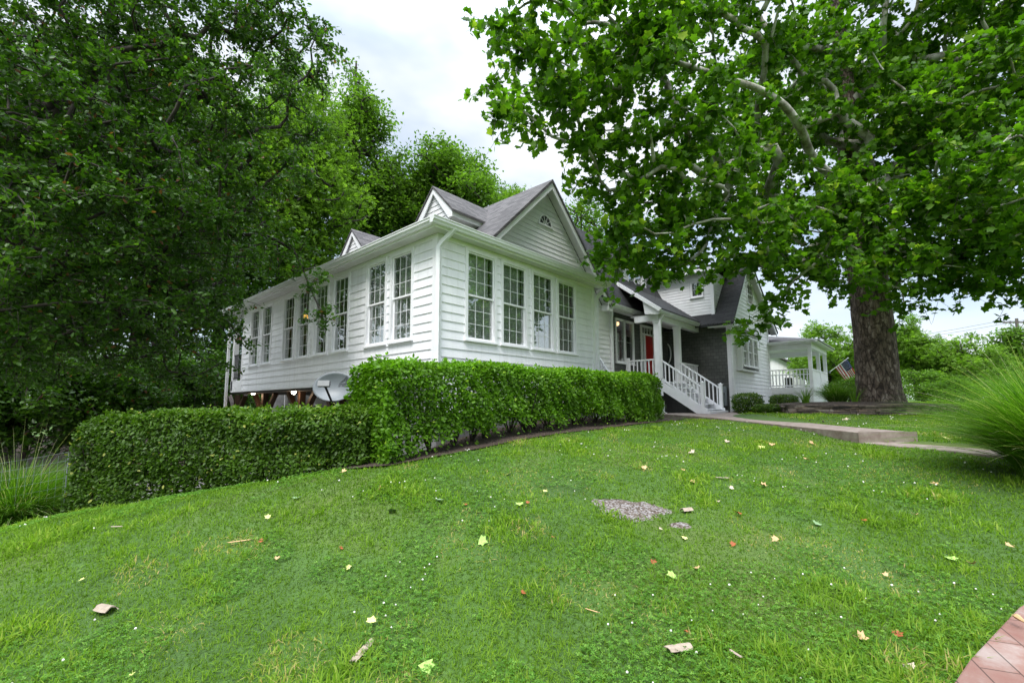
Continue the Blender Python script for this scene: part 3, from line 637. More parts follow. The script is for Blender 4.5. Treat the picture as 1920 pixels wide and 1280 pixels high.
# ---- main front wall, dark shingle
mb = MB()
siding(mb, 'Y', 8.4, [(14.65, -.5), (19.8, -.5), (19.8, 3.5), (14.65, 3.5)], [(15.0, 16.52, 1.5, 3.26), (17.05, 18.62, .8, 3.25)], .14, .012)
part('entrance_wall', M['dark_y'], mb)
gutter('Y', 7.96, 13.9, 17.0, 3.6)
mb = MB(); mb.box(14.2, 19.7, 8.125, 8.37, 3.43, 3.455); part('soffit', M['soffit'], mb)
mb = MB(); mb.box(14.1, 17.0, 8.105, 8.12, 3.46, 3.59); part('fascia', M['trim'], mb)
mb = MB(); mb.prism([(13.6, 8.0, 3.62), (20.5, 8.0, 3.62), (20.5, 9.65, 6.92), (13.6, 9.65, 6.92)], (0, 0, -.07)); mb.prism([(13.6, 9.65, 6.92), (20.5, 9.65, 6.92), (20.5, 14, 3.6), (13.6, 14, 3.6)], (0, 0, -.07)); part('entrance_roof', M['droof_x'], mb)
# pair of tall casements
wn = window('Y', 8.4, 15.12, 15.73, 1.6, 3.17, cols=1, ru=2, rl=0, back=None, cas=.05, mun=.01)
wn = window('Y', 8.4, 15.80, 16.41, 1.6, 3.17, cols=1, ru=2, rl=0, back=None, cas=.05, mun=.01)
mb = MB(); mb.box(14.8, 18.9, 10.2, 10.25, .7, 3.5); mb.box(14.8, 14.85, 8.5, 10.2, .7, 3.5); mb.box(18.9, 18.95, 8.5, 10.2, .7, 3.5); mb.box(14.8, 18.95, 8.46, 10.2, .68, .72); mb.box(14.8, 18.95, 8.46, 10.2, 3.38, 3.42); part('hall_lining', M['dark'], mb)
# front door with transom and side lights
mb = MB()
for a, b, q, r in ((17.08, 17.16, .8, 3.24), (18.52, 18.6, .8, 3.24), (17.16, 18.52, 3.16, 3.24), (17.16, 18.52, 2.84, 2.9), (17.36, 17.43, .8, 2.84), (18.22, 18.29, .8, 2.84)): mb.box(a, b, 8.34, 8.44, q, r)
for i in range(1, 5): x = 17.16+1.36*i/5; mb.box(x-.01, x+.01, 8.37, 8.40, 2.9, 3.16)
for z in (1.3, 1.8, 2.3): mb.box(17.16, 17.36, 8.372, 8.40, z-.01, z+.01); mb.box(18.29, 18.52, 8.372, 8.40, z-.01, z+.01)
df = part('door_frame', M['trim'], mb)
mb = MB(); mb.box(17.16, 18.52, 8.405, 8.41, 2.9, 3.16); mb.box(17.16, 17.36, 8.405, 8.41, .8, 2.84); mb.box(18.29, 18.52, 8.405, 8.41, .8, 2.84); mb.build('pane', M['glass'], df)
mb = MB(); mb.box(17.43, 18.22, 8.40, 8.43, .82, 2.84)
for zz0, zz1 in ((1.0, 1.45), (1.58, 2.7)):
    for xx in (17.53, 17.87): mb.box(xx, xx+.25, 8.39, 8.405, zz0, zz1)
dr = part('door', M['red'], mb)
mb = MB(); mb.tube([(17.5, 8.38, 1.75), (17.5, 8.33, 1.75)], .012); mb.lathe((17.5, 8.33, 1.75), [(0, -.03), (.03, 0), (0, .03)], 10, (0, 1, 0)); mb.build('handle', M['metal'], dr)
# ---- porch
PX0, PX1, PY = 15.62, 19.76, 6.98
mb = MB(); mb.box(PX0, PX1, PY, 8.37, .70, .80)
mb.box(PX0-.02, PX1, PY-.03, PY-.002, .52, .815); mb.box(PX0-.03, PX0-.002, PY-.03, 8.37, .52, .815); pf = part('porch_floor', M['trim'], mb)
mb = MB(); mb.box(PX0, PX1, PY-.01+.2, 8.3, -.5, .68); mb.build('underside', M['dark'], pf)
for x, y in ((15.84, 7.1), (17.62, 7.1)):
    mb = MB(); mb.box(x-.11, x+.11, y-.11, y+.11, .8, 3.06); mb.box(x-.135, x+.135, y-.135, y+.135, .802, .93); mb.box(x-.13, x+.13, y-.13, y+.13, 2.96, 3.058); part('porch_post', M['trim'], mb, bevel=.006)
mb = MB(); mb.box(15.71, 19.74, 7.0, 7.2, 3.06, 3.28); mb.box(15.71, 15.93, 7.201, 7.95, 3.06, 3.28); part('porch_beam', M['trim'], mb)
mb = MB(); mb.box(15.7, 19.74, 6.93, 8.12, 3.281, 3.30); part('porch_ceiling', M['soffit'], mb)
gutter('Y', 6.78, 15.5, 19.35, 3.39)
mb = MB(); mb.prism([(15.5, 6.82, 3.40), (19.78, 6.82, 3.40), (19.78, 8.54, 4.69), (15.5, 8.54, 4.69)], (0, 0, .06)); part('porch_roof', M['droof_x'], mb)
mb = MB(); mb.prism([(15.515, 6.86, 3.24), (15.515, 6.86, 3.42), (15.515, 7.50, 3.90), (15.515, 7.42, 3.30), (15.515, 6.95, 3.24)], (.06, 0, 0)); part('porch_cheek', M['trim'], mb)
mb = MB(); mb.beam((15.47, 6.80, 3.37), (15.47, 8.5, 4.645), .08, .13, up=(0, 0, 1)); part('rake_board', M['trim'], mb)
def railing(parent, a, b, zt, zb, n, name='railing', post=None):
    """a, b = (x,y); zt, zb = (z at a, z at b) of the top and bottom rails"""
    mb = MB(); A = np.array(a, float); B = np.array(b, float)
    mb.beam((*a, zt[0]-.03), (*b, zt[1]-.03), .075, .05); mb.beam((*a, zb[0]+.02), (*b, zb[1]+.02), .05, .06)
    for i in range(n):
        t = (i+.5)/n; p = A+(B-A)*t; z0 = zb[0]+(zb[1]-zb[0])*t; z1 = zt[0]+(zt[1]-zt[0])*t
        mb.box(p[0]-.018, p[0]+.018, p[1]-.018, p[1]+.018, z0+.02, z1-.04)
    return mb.build(name, M['trim'], parent)
railing(house, (15.78, 7.22), (15.78, 8.3), (1.66, 1.66), (.88, .88), 7)
mb = MB(); mb.box(15.72, 15.84, 8.24, 8.36, .8, 1.75); part('newel_post', M['trim'], mb)
railing(house, (17.75, 7.1), (19.7, 7.1), (1.66, 1.66), (.88, .88), 12)
# stairs
SX0, SX1, NR = 15.66, 17.5, 6
yt, yb, ztp, zbt = 6.95, 5.52, .80, -.36
st = MB()
for i in range(NR):
    z = ztp-(ztp-zbt)*(i+1)/NR; y1 = yt-(yt-yb)*i/NR; y0 = yt-(yt-yb)*(i+1)/NR
    st.box(SX0+.05, SX1-.05, y0-.03, y1, z+.155, z+.19) if i < NR-1 or True else None
    st.box(SX0+.05, SX1-.05, y1-.025, y1-.005, z+.0, z+.155)
stairs = part('stairs', M['trim'], st)
for x in (SX0, SX1):
    mb = MB(); mb.prism([(x-.03, yt, ztp+.02), (x-.03, yt, ztp-.30), (x-.03, yb+.12, zbt-.02), (x-.03, yb-.12, zbt-.02), (x-.03, yb-.12, zbt+.20)], (.06, 0, 0)); mb.build('stringer', M['trim'], stairs)
    mb = MB(); mb.box(x-.055, x+.055, yb-.06, yb+.05, zbt-.05, .70); mb.box(x-.075, x+.075, yb-.08, yb+.07, .70, .73); mb.lathe((x, yb-.005, .73), [(.06, 0), (.0, .05)], 4); mb.build('newel_post', M['trim'], stairs)
    railing(stairs, (x, yt+.05), (x, yb+.05), (1.66, .62), (.93, -.12), 10)
mb = MB(); mb.box(SX0-.04, SX1+.04, yb-.22, yb-.06, zbt-.08, zbt+.12); mb.build('bottom_step', M['trim'], stairs, bevel=.01)
# ---- dormer on the entrance roof
mb = MB(); siding(mb, 'Y', 8.75, [(16.45, 4.5), (18.5, 4.5), (18.5, 5.75), (17.47, 6.6), (16.45, 5.75)], [hole(16.85, 17.42, 4.8, 5.5), hole(17.5, 18.07, 4.8, 5.5)], .14, .017); mb.box(16.47, 18.48, 8.8, 9.6, 4.5, 5.7)
dm = part('front_dormer', M['vinyl'], mb)
mb = MB()
for s in (-1, 1): mb.prism([(17.47, 8.5, 6.75), (17.47+s*1.25, 8.5, 5.68), (17.47+s*1.25, 10.5, 5.68), (17.47, 10.5, 6.75)], (0, 0, .06))
mb.build('dormer_roof', M['droof_y'], dm)
for a in (16.85, 17.5): window('Y', 8.75, a, a+.57, 4.8, 5.5, cols=2, ru=2, rl=0, back=None, cas=.06, parent=dm) if False else None
for a in (16.85, 17.5): window('Y', 8.75, a, a+.57, 4.8, 5.5, cols=2, ru=2, rl=0, back=None, cas=.06)
# ---- right wing
WX = 19.8
mb = MB(); siding(mb, 'X', WX, [(5.86, -.5), (8.4, -.5), (8.4, 3.45), (5.86, 3.45)], [], .14, .012); part('wing_side_wall', M['dark_x'], mb)
mb = MB(); siding(mb, 'X', WX-.02, [(6.36, 3.44), (9.9, 3.44), (9.9, 5.72), (6.36, 5.72)], [hole(6.80, 7.22, 4.66, 5.26)], .125, .017); siding(mb, 'Y', 6.34, [(WX-.02, 3.44), (21.8, 5.7), (WX-.02, 5.72)], [], .125, .017)
sb = part('upper_siding', M['vinyl'], mb)
mb = MB(); mb.box(WX-.055, WX-.02, 6.30, 6.44, 3.40, 5.72); mb.box(WX-.054, WX+.08, 6.30, 6.335, 3.40, 5.72); part('corner_trim', M['trim'], mb)
window('X', WX-.02, 6.80, 7.22, 4.66, 5.26, cols=2, ru=2, rl=0, back=None, cas=.05)
mb = MB(); mb.prism([(19.45, 6.0, 5.74), (19.45, 9.9, 5.74), (22.3, 9.9, 6.6), (22.3, 6.0, 6.6)], (0, 0, .1)); part('wing_roof', M['droof_y'], mb)
mb = MB(); mb.box(19.44, 19.47, 6.0, 9.9, 5.62, 5.76); part('fascia', M['trim'], mb)
AX, AZ = 22.35, 6.62
mb = MB(); mb.prism([(19.33, 5.47, 3.30), (AX, 5.47, AZ+.12), (AX, 12, AZ+.12), (19.33, 12, 3.30)], (0, 0, -.1)); mb.prism([(AX, 5.472, AZ+.118), (27.0, 5.472, 3.76), (27.0, 12, 3.76), (AX, 12, AZ+.118)], (0, 0, -.1)); part('wing_roof', M['droof_y'], mb)
mb = MB(); siding(mb, 'Y', 5.8, [(WX, -.5), (26.2, -.5), (26.2, 4.1), (AX, AZ-.12), (WX, 3.66)], [(20.62, 23.2, 1.5, 3.02), hole(22.8, 23.7, 4.7, 5.6)], .175, .02); part('wing_siding', M['siding'], mb)
mb = MB(); mb.box(WX-.03, WX+.1, 5.765, 5.8, -.5, 3.5); mb.box(WX-.03, WX, 5.80, 5.9, -.5, 3.3); part('corner_trim', M['trim'], mb); mb = MB(); mb.box(26.1, 26.23, 5.765, 5.8, -.5, 4.0); part('corner_trim', M['trim'], mb)
window('Y', 5.8, 22.8, 23.7, 4.7, 5.6, cols=2, ru=2, rl=2, back=None)
mb = MB()
for p, q in (((19.38, 3.27), 0), ((26.9, 3.75), 1)):
    mb.prism([(AX, 5.5, AZ+.02), (p[0], 5.5, p[1]-.05), (p[0], 5.5, p[1]-.24), (AX, 5.5, AZ-.19)], (0, .035, 0))
part('rake_board', M['trim'], mb)
mb = MB()
for p in ((19.42, 3.24), (26.85, 3.74)): mb.prism([(AX, 5.54, AZ-.05), (p[0], 5.54, p[1]-.12), (p[0], 5.79, p[1]-.12), (AX, 5.79, AZ-.05)], (0, 0, -.03))
part('rake_soffit', M['soffit'], mb)
gutter('X', 19.33, 5.52, 6.5, 3.28); mb = MB(); mb.box(19.46, 19.79, 5.52, 6.33, 3.15, 3.17); part('soffit', M['soffit'], mb)
# box bay
mb = MB(); mb.box(20.6, 20.64, 5.56, 5.8, 1.46, 3.05); mb.box(23.16, 23.2, 5.56, 5.8, 1.46, 3.05); mb.box(20.56, 23.24, 5.54, 5.8, 1.40, 1.46); mb.box(20.6, 23.2, 5.56, 5.8, 3.0, 3.05)
bay = part('bay_box', M['trim'], mb)
mb = MB(); mb.add([(20.5, 5.5, 3.05), (23.3, 5.5, 3.05), (23.1, 5.79, 3.34), (20.7, 5.79, 3.34), (20.5, 5.79, 3.05), (23.3, 5.79, 3.05)], [(0, 1, 2, 3), (0, 3, 4), (1, 5, 2), (0, 4, 5, 1)]); mb.build('bay_roof', M['roof_x'], bay)
for a in (20.79, 21.60, 22.41): window('Y', 5.58, a, a+.6, 1.66, 2.85, cols=3, ru=2, rl=2, back='half', cas=.06, mun=.016, depth=.1)
# meter
mb = MB(); mb.box(WX-.17, WX-.03, 5.98, 6.28, -.08, .70); mb.box(WX-.18, WX-.03, 5.97, 6.29, .70, .72); mb.tube([(WX-.1, 6.2, -.08), (WX-.1, 6.2, -.5)], .03); mt = part('meter_box', M['metal'], mb, bevel=.008)
mb = MB(); mb.lathe((WX-.17, 6.12, .42), [(.09, 0), (.09, -.07), (.07, -.09), (0, -.09)], 18, (1, 0, 0)); mb.build('meter_dial', M['dish'], mt, smooth=False)
# downspouts
def downspout(pts, r=.045, n=4):
    mb = MB(); mb.tube(pts, r*1.25, n); return part('downspout', M['gutter'], mb)
downspout([(5.72, 6.72, 3.50), (5.68, 6.80, 3.40), (5.60, 6.96, 3.25), (5.56, 7.00, 3.15), (5.56, 7.0, -.3)])
downspout([(5.24, 19.55, 3.50), (5.24, 19.5, 3.36), (5.42, 19.46, 3.16), (5.46, 19.45, 3.0), (5.46, 19.45, -2.3)])
downspout([(11.62, 6.74, 3.50), (11.60, 6.80, 3.36), (11.54, 6.98, 3.2), (11.52, 7.02, 3.1), (11.52, 7.02, -.4)])
downspout([(14.2, 8.03, 3.50), (14.22, 8.06, 3.36), (14.44, 8.18, 3.2), (14.47, 8.22, 3.1), (14.47, 8.22, -.3)])
downspout([(15.78, 6.84, 3.30), (15.78, 6.85, 3.2), (15.69, 6.93, 3.0), (15.66, 6.93, 2.9), (15.66, 6.93, .3)])
downspout([(15.62, 6.9, .1), (15.62, 6.9, -.28), (15.60, 6.75, -.36), (15.59, 6.6, -.38)])
downspout([(19.45, 5.62, 3.17), (19.50, 5.64, 3.05), (19.68, 5.70, 2.9), (19.72, 5.71, 2.8), (19.72, 5.70, -.1), (19.72, 5.6, -.24), (19.72, 5.42, -.28)])
# handrail of the steps beside the sunroom
a0 = onX(1112, 650, 12.3); a1 = onX(1141, 697, 12.3)
railing(house, (12.3, a0[1]), (12.3, a1[1]), (a0[2], a1[2]), (a0[2]-.75, a1[2]-.75), 6)
mb = MB(); mb.box(11.5, 12.4, a0[1], 8.28, -.4, .75); part('steps', M['trim'], mb)
# ---- left end: small balcony
mb = MB(); mb.box(5.62, 8.3, YB+.04, 19.5, .50, .56); mb.box(5.60, 5.63, YB+.04, 19.5, .50, .92); mb.box(5.62, 8.3, 19.5, 19.53, .50, .92); part('balcony_floor', M['trim'], mb)
mb = MB(); mb.box(5.60, 5.76, 19.28, 19.44, .56, 3.46); part('balcony_post', M['trim'], mb)
mb = MB()
for z in (1.02, 1.88): mb.box(5.62, 5.66, YB+.05, 19.28, z-.02, z+.02)
for i in range(9): y = YB+.1+i*.125; mb.box(5.63, 5.65, y-.01, y+.01, 1.0, 1.88)
part('balcony_railing', M['black'], mb)
# ---- underside: foundation, timber posts, lights
mb = MB(); mb.box(5.64, 11.35, YF+.03, YF+.2, -2.4, -.155); mb.box(5.64, 5.75, YF+.21, 8.6, -2.4, .49); mb.box(8.0, 8.2, onX(545, 750, 8.0)[1], onX(509, 750, 8.0)[1], -2.5, .49)
mb.box(9.2, 9.4, 8.4, 19, -2.5, .49); mb.box(5.76, 9.2, 8.5, 8.6, -2.5, .49)
fd = part('foundation', M['block'], mb)
mb = MB(); q0, q1 = onX(534, 767, 7.98), onX(547, 778, 7.98); 
mb.box(7.96, 7.995, q1[1], q0[1], q1[2]-.3, q0[2]); mb.build('small_window', M['trim'], fd)
for px in (586, 610):
    q = onX(px, 757, 9.18); mb = MB(); mb.box(9.15, 9.195, q[1]-.5, q[1]+.1, q[2]-.9, q[2]); f = mb.build('basement_window', M['trim'], fd); mb = MB(); mb.box(9.145, 9.15, q[1]-.43, q[1]+.03, q[2]-.83, q[2]-.07); mb.build('pane', M['black'], f)
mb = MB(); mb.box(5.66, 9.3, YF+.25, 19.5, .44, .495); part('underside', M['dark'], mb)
for px in (445, 497, 566, 640):
    q = onX(px, 750, 6.2); y = q[1]; mb = MB(); mb.box(6.1, 6.28, y-.09, y+.09, -2.4, .44)
    for s in (-1, 1):
        pts = [(6.19, y+s*.09, -.75), (6.19, y+s*.28, -.35), (6.19, y+s*.62, .08), (6.19, y+s*.98, .42)]
        for u, v in zip(pts, pts[1:]): mb.beam(u, v, .12, .15, up=(1, 0, 0))
    part('timber_post', M['timber'], mb)
for px, py in ((475, 734), (551, 732)):
    q = onX(px, py, 5.9); mb = MB(); x, y, z = 5.9, q[1], q[2]
    mb.lathe((x, y, z-.02), [(.10, 0), (.09, .05), (.04, .11), (.015, .12), (.015, .44-z+.02)], 14)
    lt = part('porch_light', M['black'], mb); mb = MB(); mb.lathe((x, y, z-.06), [(0, -.06), (.05, -.04), (.07, 0), (.06, .04), (0, .05)], 12); mb.build('bulb', M['bulb'], lt, smooth=True)
    ld = bpy.data.lights.new('porch_lamp', 'POINT'); ld.energy = 2.5; ld.color = (1, .62, .33); ld.shadow_soft_size = .06; lo = bpy.data.objects.new('porch_lamp', ld); link(lo); lo.location = (x+.0, y+.0, z-.16)
# ---- side porch
sp = MB(); sp.box(26.32, 31.0, 3.97, 7.2, .66, .80); sp = part('side_porch', M['trim'], sp)
mb = MB(); mb.box(26.28, 31.04, 3.93, 3.968, .62, .82); mb.box(26.28, 26.318, 3.969, 7.2, .55, .82)
mb.box(26.34, 30.98, 4.0, 4.03, -.4, .615); mb.box(26.34, 26.37, 4.03, 7.2, -.4, .545)
for i in range(14): x = 26.5+i*.34; mb.box(x-.006, x+.006, 3.99, 4.0, -.3, .6)
mb.build('skirt', M['trim'], sp)
for x, y in ((26.38, 4.04), (28.7, 4.04), (30.92, 4.04), (30.92, 7.0), (28.3, 7.1), (26.38, 7.0)):
    mb = MB(); mb.box(x-.08, x+.08, y-.08, y+.08, .8, 2.75); mb.build('porch_post', M['trim'], sp)
mb = MB(); mb.box(26.28, 31.04, 3.94, 4.14, 2.72, 3.0); mb.box(26.28, 26.48, 4.141, 7.2, 2.72, 3.0); mb.box(30.84, 31.04, 4.141, 7.2, 2.72, 3.0); mb.box(26.481, 30.839, 7.0, 7.2, 2.72, 3.0); mb.build('porch_beam', M['trim'], sp)
mb = MB(); mb.box(26.0, 31.4, 3.75, 7.4, 3.0, 3.02); mb.build('ceiling', M['soffit'], sp)
mb = MB(); pk = (28.7, 6.3, 3.80); cs = [(25.95, 3.6, 3.1), (31.45, 3.6, 3.1), (31.45, 8, 3.1), (25.95, 8, 3.1)]
mb.add(cs+[pk]+[(c[0], c[1], 3.03) for c in cs], [(0, 1, 4), (1, 2, 4), (2, 3, 4), (3, 0, 4), (5, 8, 7, 6), (0, 5, 6, 1), (1, 6, 7, 2), (3, 2, 7, 8), (0, 3, 8, 5)]); mb.build('porch_roof', M['roof_x'], sp)
mb = MB(); pts = [wp('Y', 3.6+.0, 25.9, d-.0, 3.1-.132+z) for d, z in GP]
mb.prism([wp('Y', 3.73, 25.93, d, 2.98+z) for d, z in GP], (5.6, 0, 0)); mb.prism([wp('X', 26.07, 3.732, d, 2.978+z) for d, z in GP], (0, 4, 0)); mb.build('gutter', M['gutter'], sp)
railing(sp, (26.38, 4.12), (26.38, 7.0), (1.73, 1.73), (.88, .88), 19); railing(sp, (26.5, 7.0), (30.85, 7.0), (1.73, 1.73), (.88, .88), 24); railing(sp, (30.92, 4.12), (30.92, 7.0), (1.73, 1.73), (.88, .88), 16)
mb = MB(); mb.box(26.46, 28.62, 4.0, 4.05, .82, 1.66); mb.box(28.78, 30.84, 4.0, 4.05, .82, 1.66); mb.box(26.46, 30.84, 3.97, 4.08, 1.66, 1.72); mb.build('panel', M['trim'], sp)
mb = MB(); mb.box(26.7, 26.74, 6.1, 7.0, 1.5, 2.72); mb.build('shade_panel', M['glassglobe'], sp)
# closing walls at the back
mb = MB(); mb.box(7.9, 14.1, RY1-.3, RY1-.2, -2.3, 3.8); mb.box(14.0, 14.1, 9, RY1-.2, -2, 3.4); mb.box(14.1, 27, 13.8, 13.9, -1, 3.5); mb.box(26.2, 26.3, 5.8, 13.8, -1, 3.6); part('rear_wall', M['siding'], mb)

# ---- things on and in the house
q = onX(575, 590, 7.4)
t = thing('pendant_lamp', (q[0], q[1], q[2]), 'glowing orange pendant lamp shade seen through the sunroom side window', 'lamp')
mb = MB(); mb.lathe(q, [(.16, -.12), (.20, .10), (.06, .12)], 18); mb.build('lamp_shade', M['shade'], t, smooth=True)
mb = MB(); mb.tube([q+[0, 0, .12], (q[0], q[1], 3.42)], .008, 6); mb.build('cord', M['black'], t)
q = onY(1157, 607, 9.0)
t = thing('globe_lamp', tuple(q), 'small glowing globe lamp inside the tall hall window', 'lamp')
mb = MB(); mb.lathe(q, [(0, -.09), (.07, -.06), (.09, 0), (.07, .06), (0, .09)], 14); mb.build('globe', M['warm'], t, smooth=True)
mb = MB(); mb.tube([q+[0, 0, .09], (q[0], q[1], 3.39)], .01, 6); mb.build('stem', M['black'], t)
q = onX(1250, 663, 19.76)
t = thing('oval_wreath', (q[0], q[1], q[2]), 'pale oval ring hanging on the dark wall beside the red door', 'wall decoration')
mb = MB(); ring = [(19.74, q[1]+.2*math.cos(a), q[2]+.46*math.sin(a)) for a in np.linspace(0, 2*math.pi, 33)]; mb.tube(ring, .03, 8); mb.build('ring', M['trim'], t, smooth=True)
mb = MB(); mb.add([(19.755, q[1], q[2])]+[(19.755, y, z) for x, y, z in ring[:-1]], [(0, i+1, (i+1) % 32+1) for i in range(32)]); mb.build('mirror', M['dmark'], t)
# satellite dish
dc = at(629, 727, 7.6); n_ = -dc/np.linalg.norm(dc)+np.array([-.45, -.05, .35]); n_ /= np.linalg.norm(n_)
a_ = np.cross([0, 0, 1.], n_); a_ /= np.linalg.norm(a_); b_ = np.cross(n_, a_)
dz = g1(dc[0]+.1, dc[1]+.15)
t = thing('satellite_dish', (dc[0]+.1, dc[1]+.15, dz), 'grey oval satellite dish on a mast behind the low hedge', 'satellite dish')
V = [dc]; F = []
RA, RB = .34, .25
for i in range(1, 9):
    for k in range(36):
        an = 2*math.pi*k/36; rr = i/8; V.append(dc+a_*RA*rr*math.cos(an)+b_*RB*rr*math.sin(an)+n_*(.09*rr*rr))
F = [(0, 1+k, 1+(k+1) % 36) for k in range(36)]
for i in range(7):
    for k in range(36): F.append((1+i*36+k, 1+(i+1)*36+k, 1+(i+1)*36+(k+1) % 36, 1+i*36+(k+1) % 36))
mb = MB(); mb.add(V, F); d = mb.build('dish', M['dish'], t, smooth=True)
so = d.modifiers.new('thick', 'SOLIDIFY'); so.thickness = .012
mb = MB(); base = dc-b_*RB*1.0+n_*.02; tip = dc+n_*.42-b_*.05-a_*.05
mb.tube([base, base+n_*.1-b_*.01, tip], .018, 8); mb.build('arm', M['black'], t)
mb = MB(); mb.box(-.001, .001, -.001, .001, 0, .001) if False else None
mb.beam(tip-a_*.09, tip+a_*.09, .09, .07, up=tuple(n_)); mb.lathe(tip, [(.03, .0), (.045, -.09), (0, -.09)], 12, tuple(n_)); mb.build('receiver', M['glassglobe'], t)
mb = MB(); m0 = dc-n_*.03-b_*.05; mb.tube([m0, m0-n_*.1, (m0-n_*.12)+[0, 0, -.25], (dc[0]+.1, dc[1]+.15, dz)], .026, 8); mb.build('mast', M['metal'], t)
# the mark and lettering printed on the dish
def flat(o_, uv, name):
    mb = MB(); mb.add([o_+a_*u+b_*v+n_*(.09*((u/RA)**2+(v/RB)**2)+.006) for u, v in uv], [tuple(range(len(uv)))]); return mb.build(name, M['dmark'], d)
for uv in ([(.06, .08), (.15, .11), (.19, .19), (.15, .15)], [(.05, .06), (.20, .06), (.19, .075), (.06, .075)], [(.16, .065), (.195, .065), (.195, .19), (.18, .17)]): flat(dc, uv, 'emblem')
SEG = {'D': [[(0,0),(0,1)],[(0,1),(.5,.85)],[(.5,.85),(.5,.15)],[(.5,.15),(0,0)]], 'I': [[(.2,0),(.2,1)]], 'R': [[(0,0),(0,1)],[(0,1),(.5,1)],[(.5,1),(.5,.5)],[(.5,.5),(0,.5)],[(.15,.5),(.5,0)]], 'E': [[(0,0),(0,1)],[(0,1),(.5,1)],[(0,.5),(.4,.5)],[(0,0),(.5,0)]], 'C': [[(.5,1),(0,1)],[(0,1),(0,0)],[(0,0),(.5,0)]], 'T': [[(.25,0),(.25,1)],[(0,1),(.5,1)]], 'V': [[(0,1),(.25,0)],[(.25,0),(.5,1)]]}
mb = MB()
for i, ch in enumerate('DIRECTV'):
    for (u0, v0), (u1, v1) in SEG[ch]:
        p = [np.array([.05+i*.03+u0*.035, .02+v0*.028]), np.array([.05+i*.03+u1*.035, .02+v1*.028])]
        P3 = [dc+a_*w_[0]+b_*w_[1]+n_*(.09*((w_[0]/RA)**2+(w_[1]/RB)**2)+.007) for w_ in p]; mb.beam(P3[0], P3[1], .005, .002, up=tuple(n_))
mb.build('lettering', M['dmark'], d)

# ================================================================== vegetation
def T_(pts, faces): return np.array(pts, float), faces
TDIA = T_([(0, 0, 0), (.5, .27, .06), (1, 0, -.05), (.5, -.27, .06)], [np.array([[0, 1, 2], [0, 2, 3]])])
TOVAL = T_([(0, 0, 0), (.3, .24, .05), (.72, .22, .04), (1, 0, -.08), (.72, -.22, .04), (.3, -.24, .05), (.5, 0, 0)], [np.array([[0, 1, 6], [1, 2, 6], [2, 3, 6], [3, 4, 6], [4, 5, 6], [5, 0, 6]])])
def _syc():
    pol = [(0, .0), (28, .46), (50, .50), (70, .27), (100, .50), (125, .30), (180, .62)]
    right = [(180-a, r) for a, r in pol]
    o = [(.06, 0)]
    # leaf base at x=0, centre at x=.42
    pts = [(.02, 0)]; P = [(150, .40), (118, .62), (95, .42), (72, .60), (38, .36), (0, .62)]
    L_ = []
    for a, r in P: L_.append((.42+r*math.cos(rad(a)), r*math.sin(rad(a))))
    out = [(.04, 0)]+L_+[(x, -y) for x, y in L_[-2::-1]]
    v = [(.42, 0, .04)]+[(x, y, -.10*(abs(y)**1.3)*2+(-.06 if x > .8 else 0)) for x, y in out]
    n = len(out); return np.array(v), [np.array([[0, i+1, (i+1) % n+1] for i in range(n)])]
TSYC = _syc()
TTUFT = T_([(0, 0, 0), (.45, .2, .08), (1, .05, -.05), (.5, -.2, .05), (.2, .5, .1), (.75, .62, .0), (.1, -.5, .02), (.7, -.6, .08)], [np.array([[0, 1, 2], [0, 2, 3], [0, 4, 5], [0, 6, 7]])])
def leaves(name, P, size, tmpl, mat, parent, up=.8, spread=.65, rnd=None, out=None, rg=RNG, droop=0, org=None):
    N = len(P); n = rg.normal(0, spread, (N, 3)); n[:, 2] += up
    if out is not None: n += out
    n /= np.linalg.norm(n, axis=1)[:, None]+1e-9
    d = rg.normal(0, 1, (N, 3)); d[:, 2] -= droop; d -= n*(d*n).sum(1)[:, None]; d /= np.linalg.norm(d, axis=1)[:, None]+1e-9
    s = np.cross(n, d); sz = size*rg.uniform(.65, 1.25, N) if np.isscalar(size) else size
    tv, tf = tmpl; k = len(tv)
    V = P[:, None]+sz[:, None, None]*(tv[None, :, 0:1]*d[:, None]+tv[None, :, 1:2]*s[:, None]+tv[None, :, 2:3]*n[:, None])
    if rnd is None: rnd = rg.random(N)
    F = [(f[None]+np.arange(N)[:, None, None]*k).reshape(-1, f.shape[1]) for f in tf]
    return np_mesh(name, V.reshape(-1, 3), F, mat, parent, rnd=np.repeat(rnd, k), org=org)

def np_tubes(chains, n):
    """chains: list of (pts (k,3), radii (k,)); all merged"""
    VV = []; FF = []; b = 0
    for pts, r in chains:
        k = len(pts); d = np.gradient(pts, axis=0); d /= np.linalg.norm(d, axis=1)[:, None]+1e-9
        ref = np.array([.13, .31, .94]) if abs(d[0, 2]) < .85 else np.array([.95, .2, .1])
        a = np.cross(d, ref); a /= np.linalg.norm(a, axis=1)[:, None]+1e-9; c = np.cross(a, d)
        an = 2*math.pi*np.arange(n)/n
        V = pts[:, None]+r[:, None, None]*(a[:, None]*np.cos(an)[None, :, None]+c[:, None]*np.sin(an)[None, :, None])
        VV.append(V.reshape(-1, 3)); I = b+np.arange(k*n).reshape(k, n); J = np.roll(I, -1, 1)
        FF.append(np.stack([I[:-1], J[:-1], J[1:], I[1:]], -1).reshape(-1, 4)); b += k*n
    return np.concatenate(VV), np.concatenate(FF)

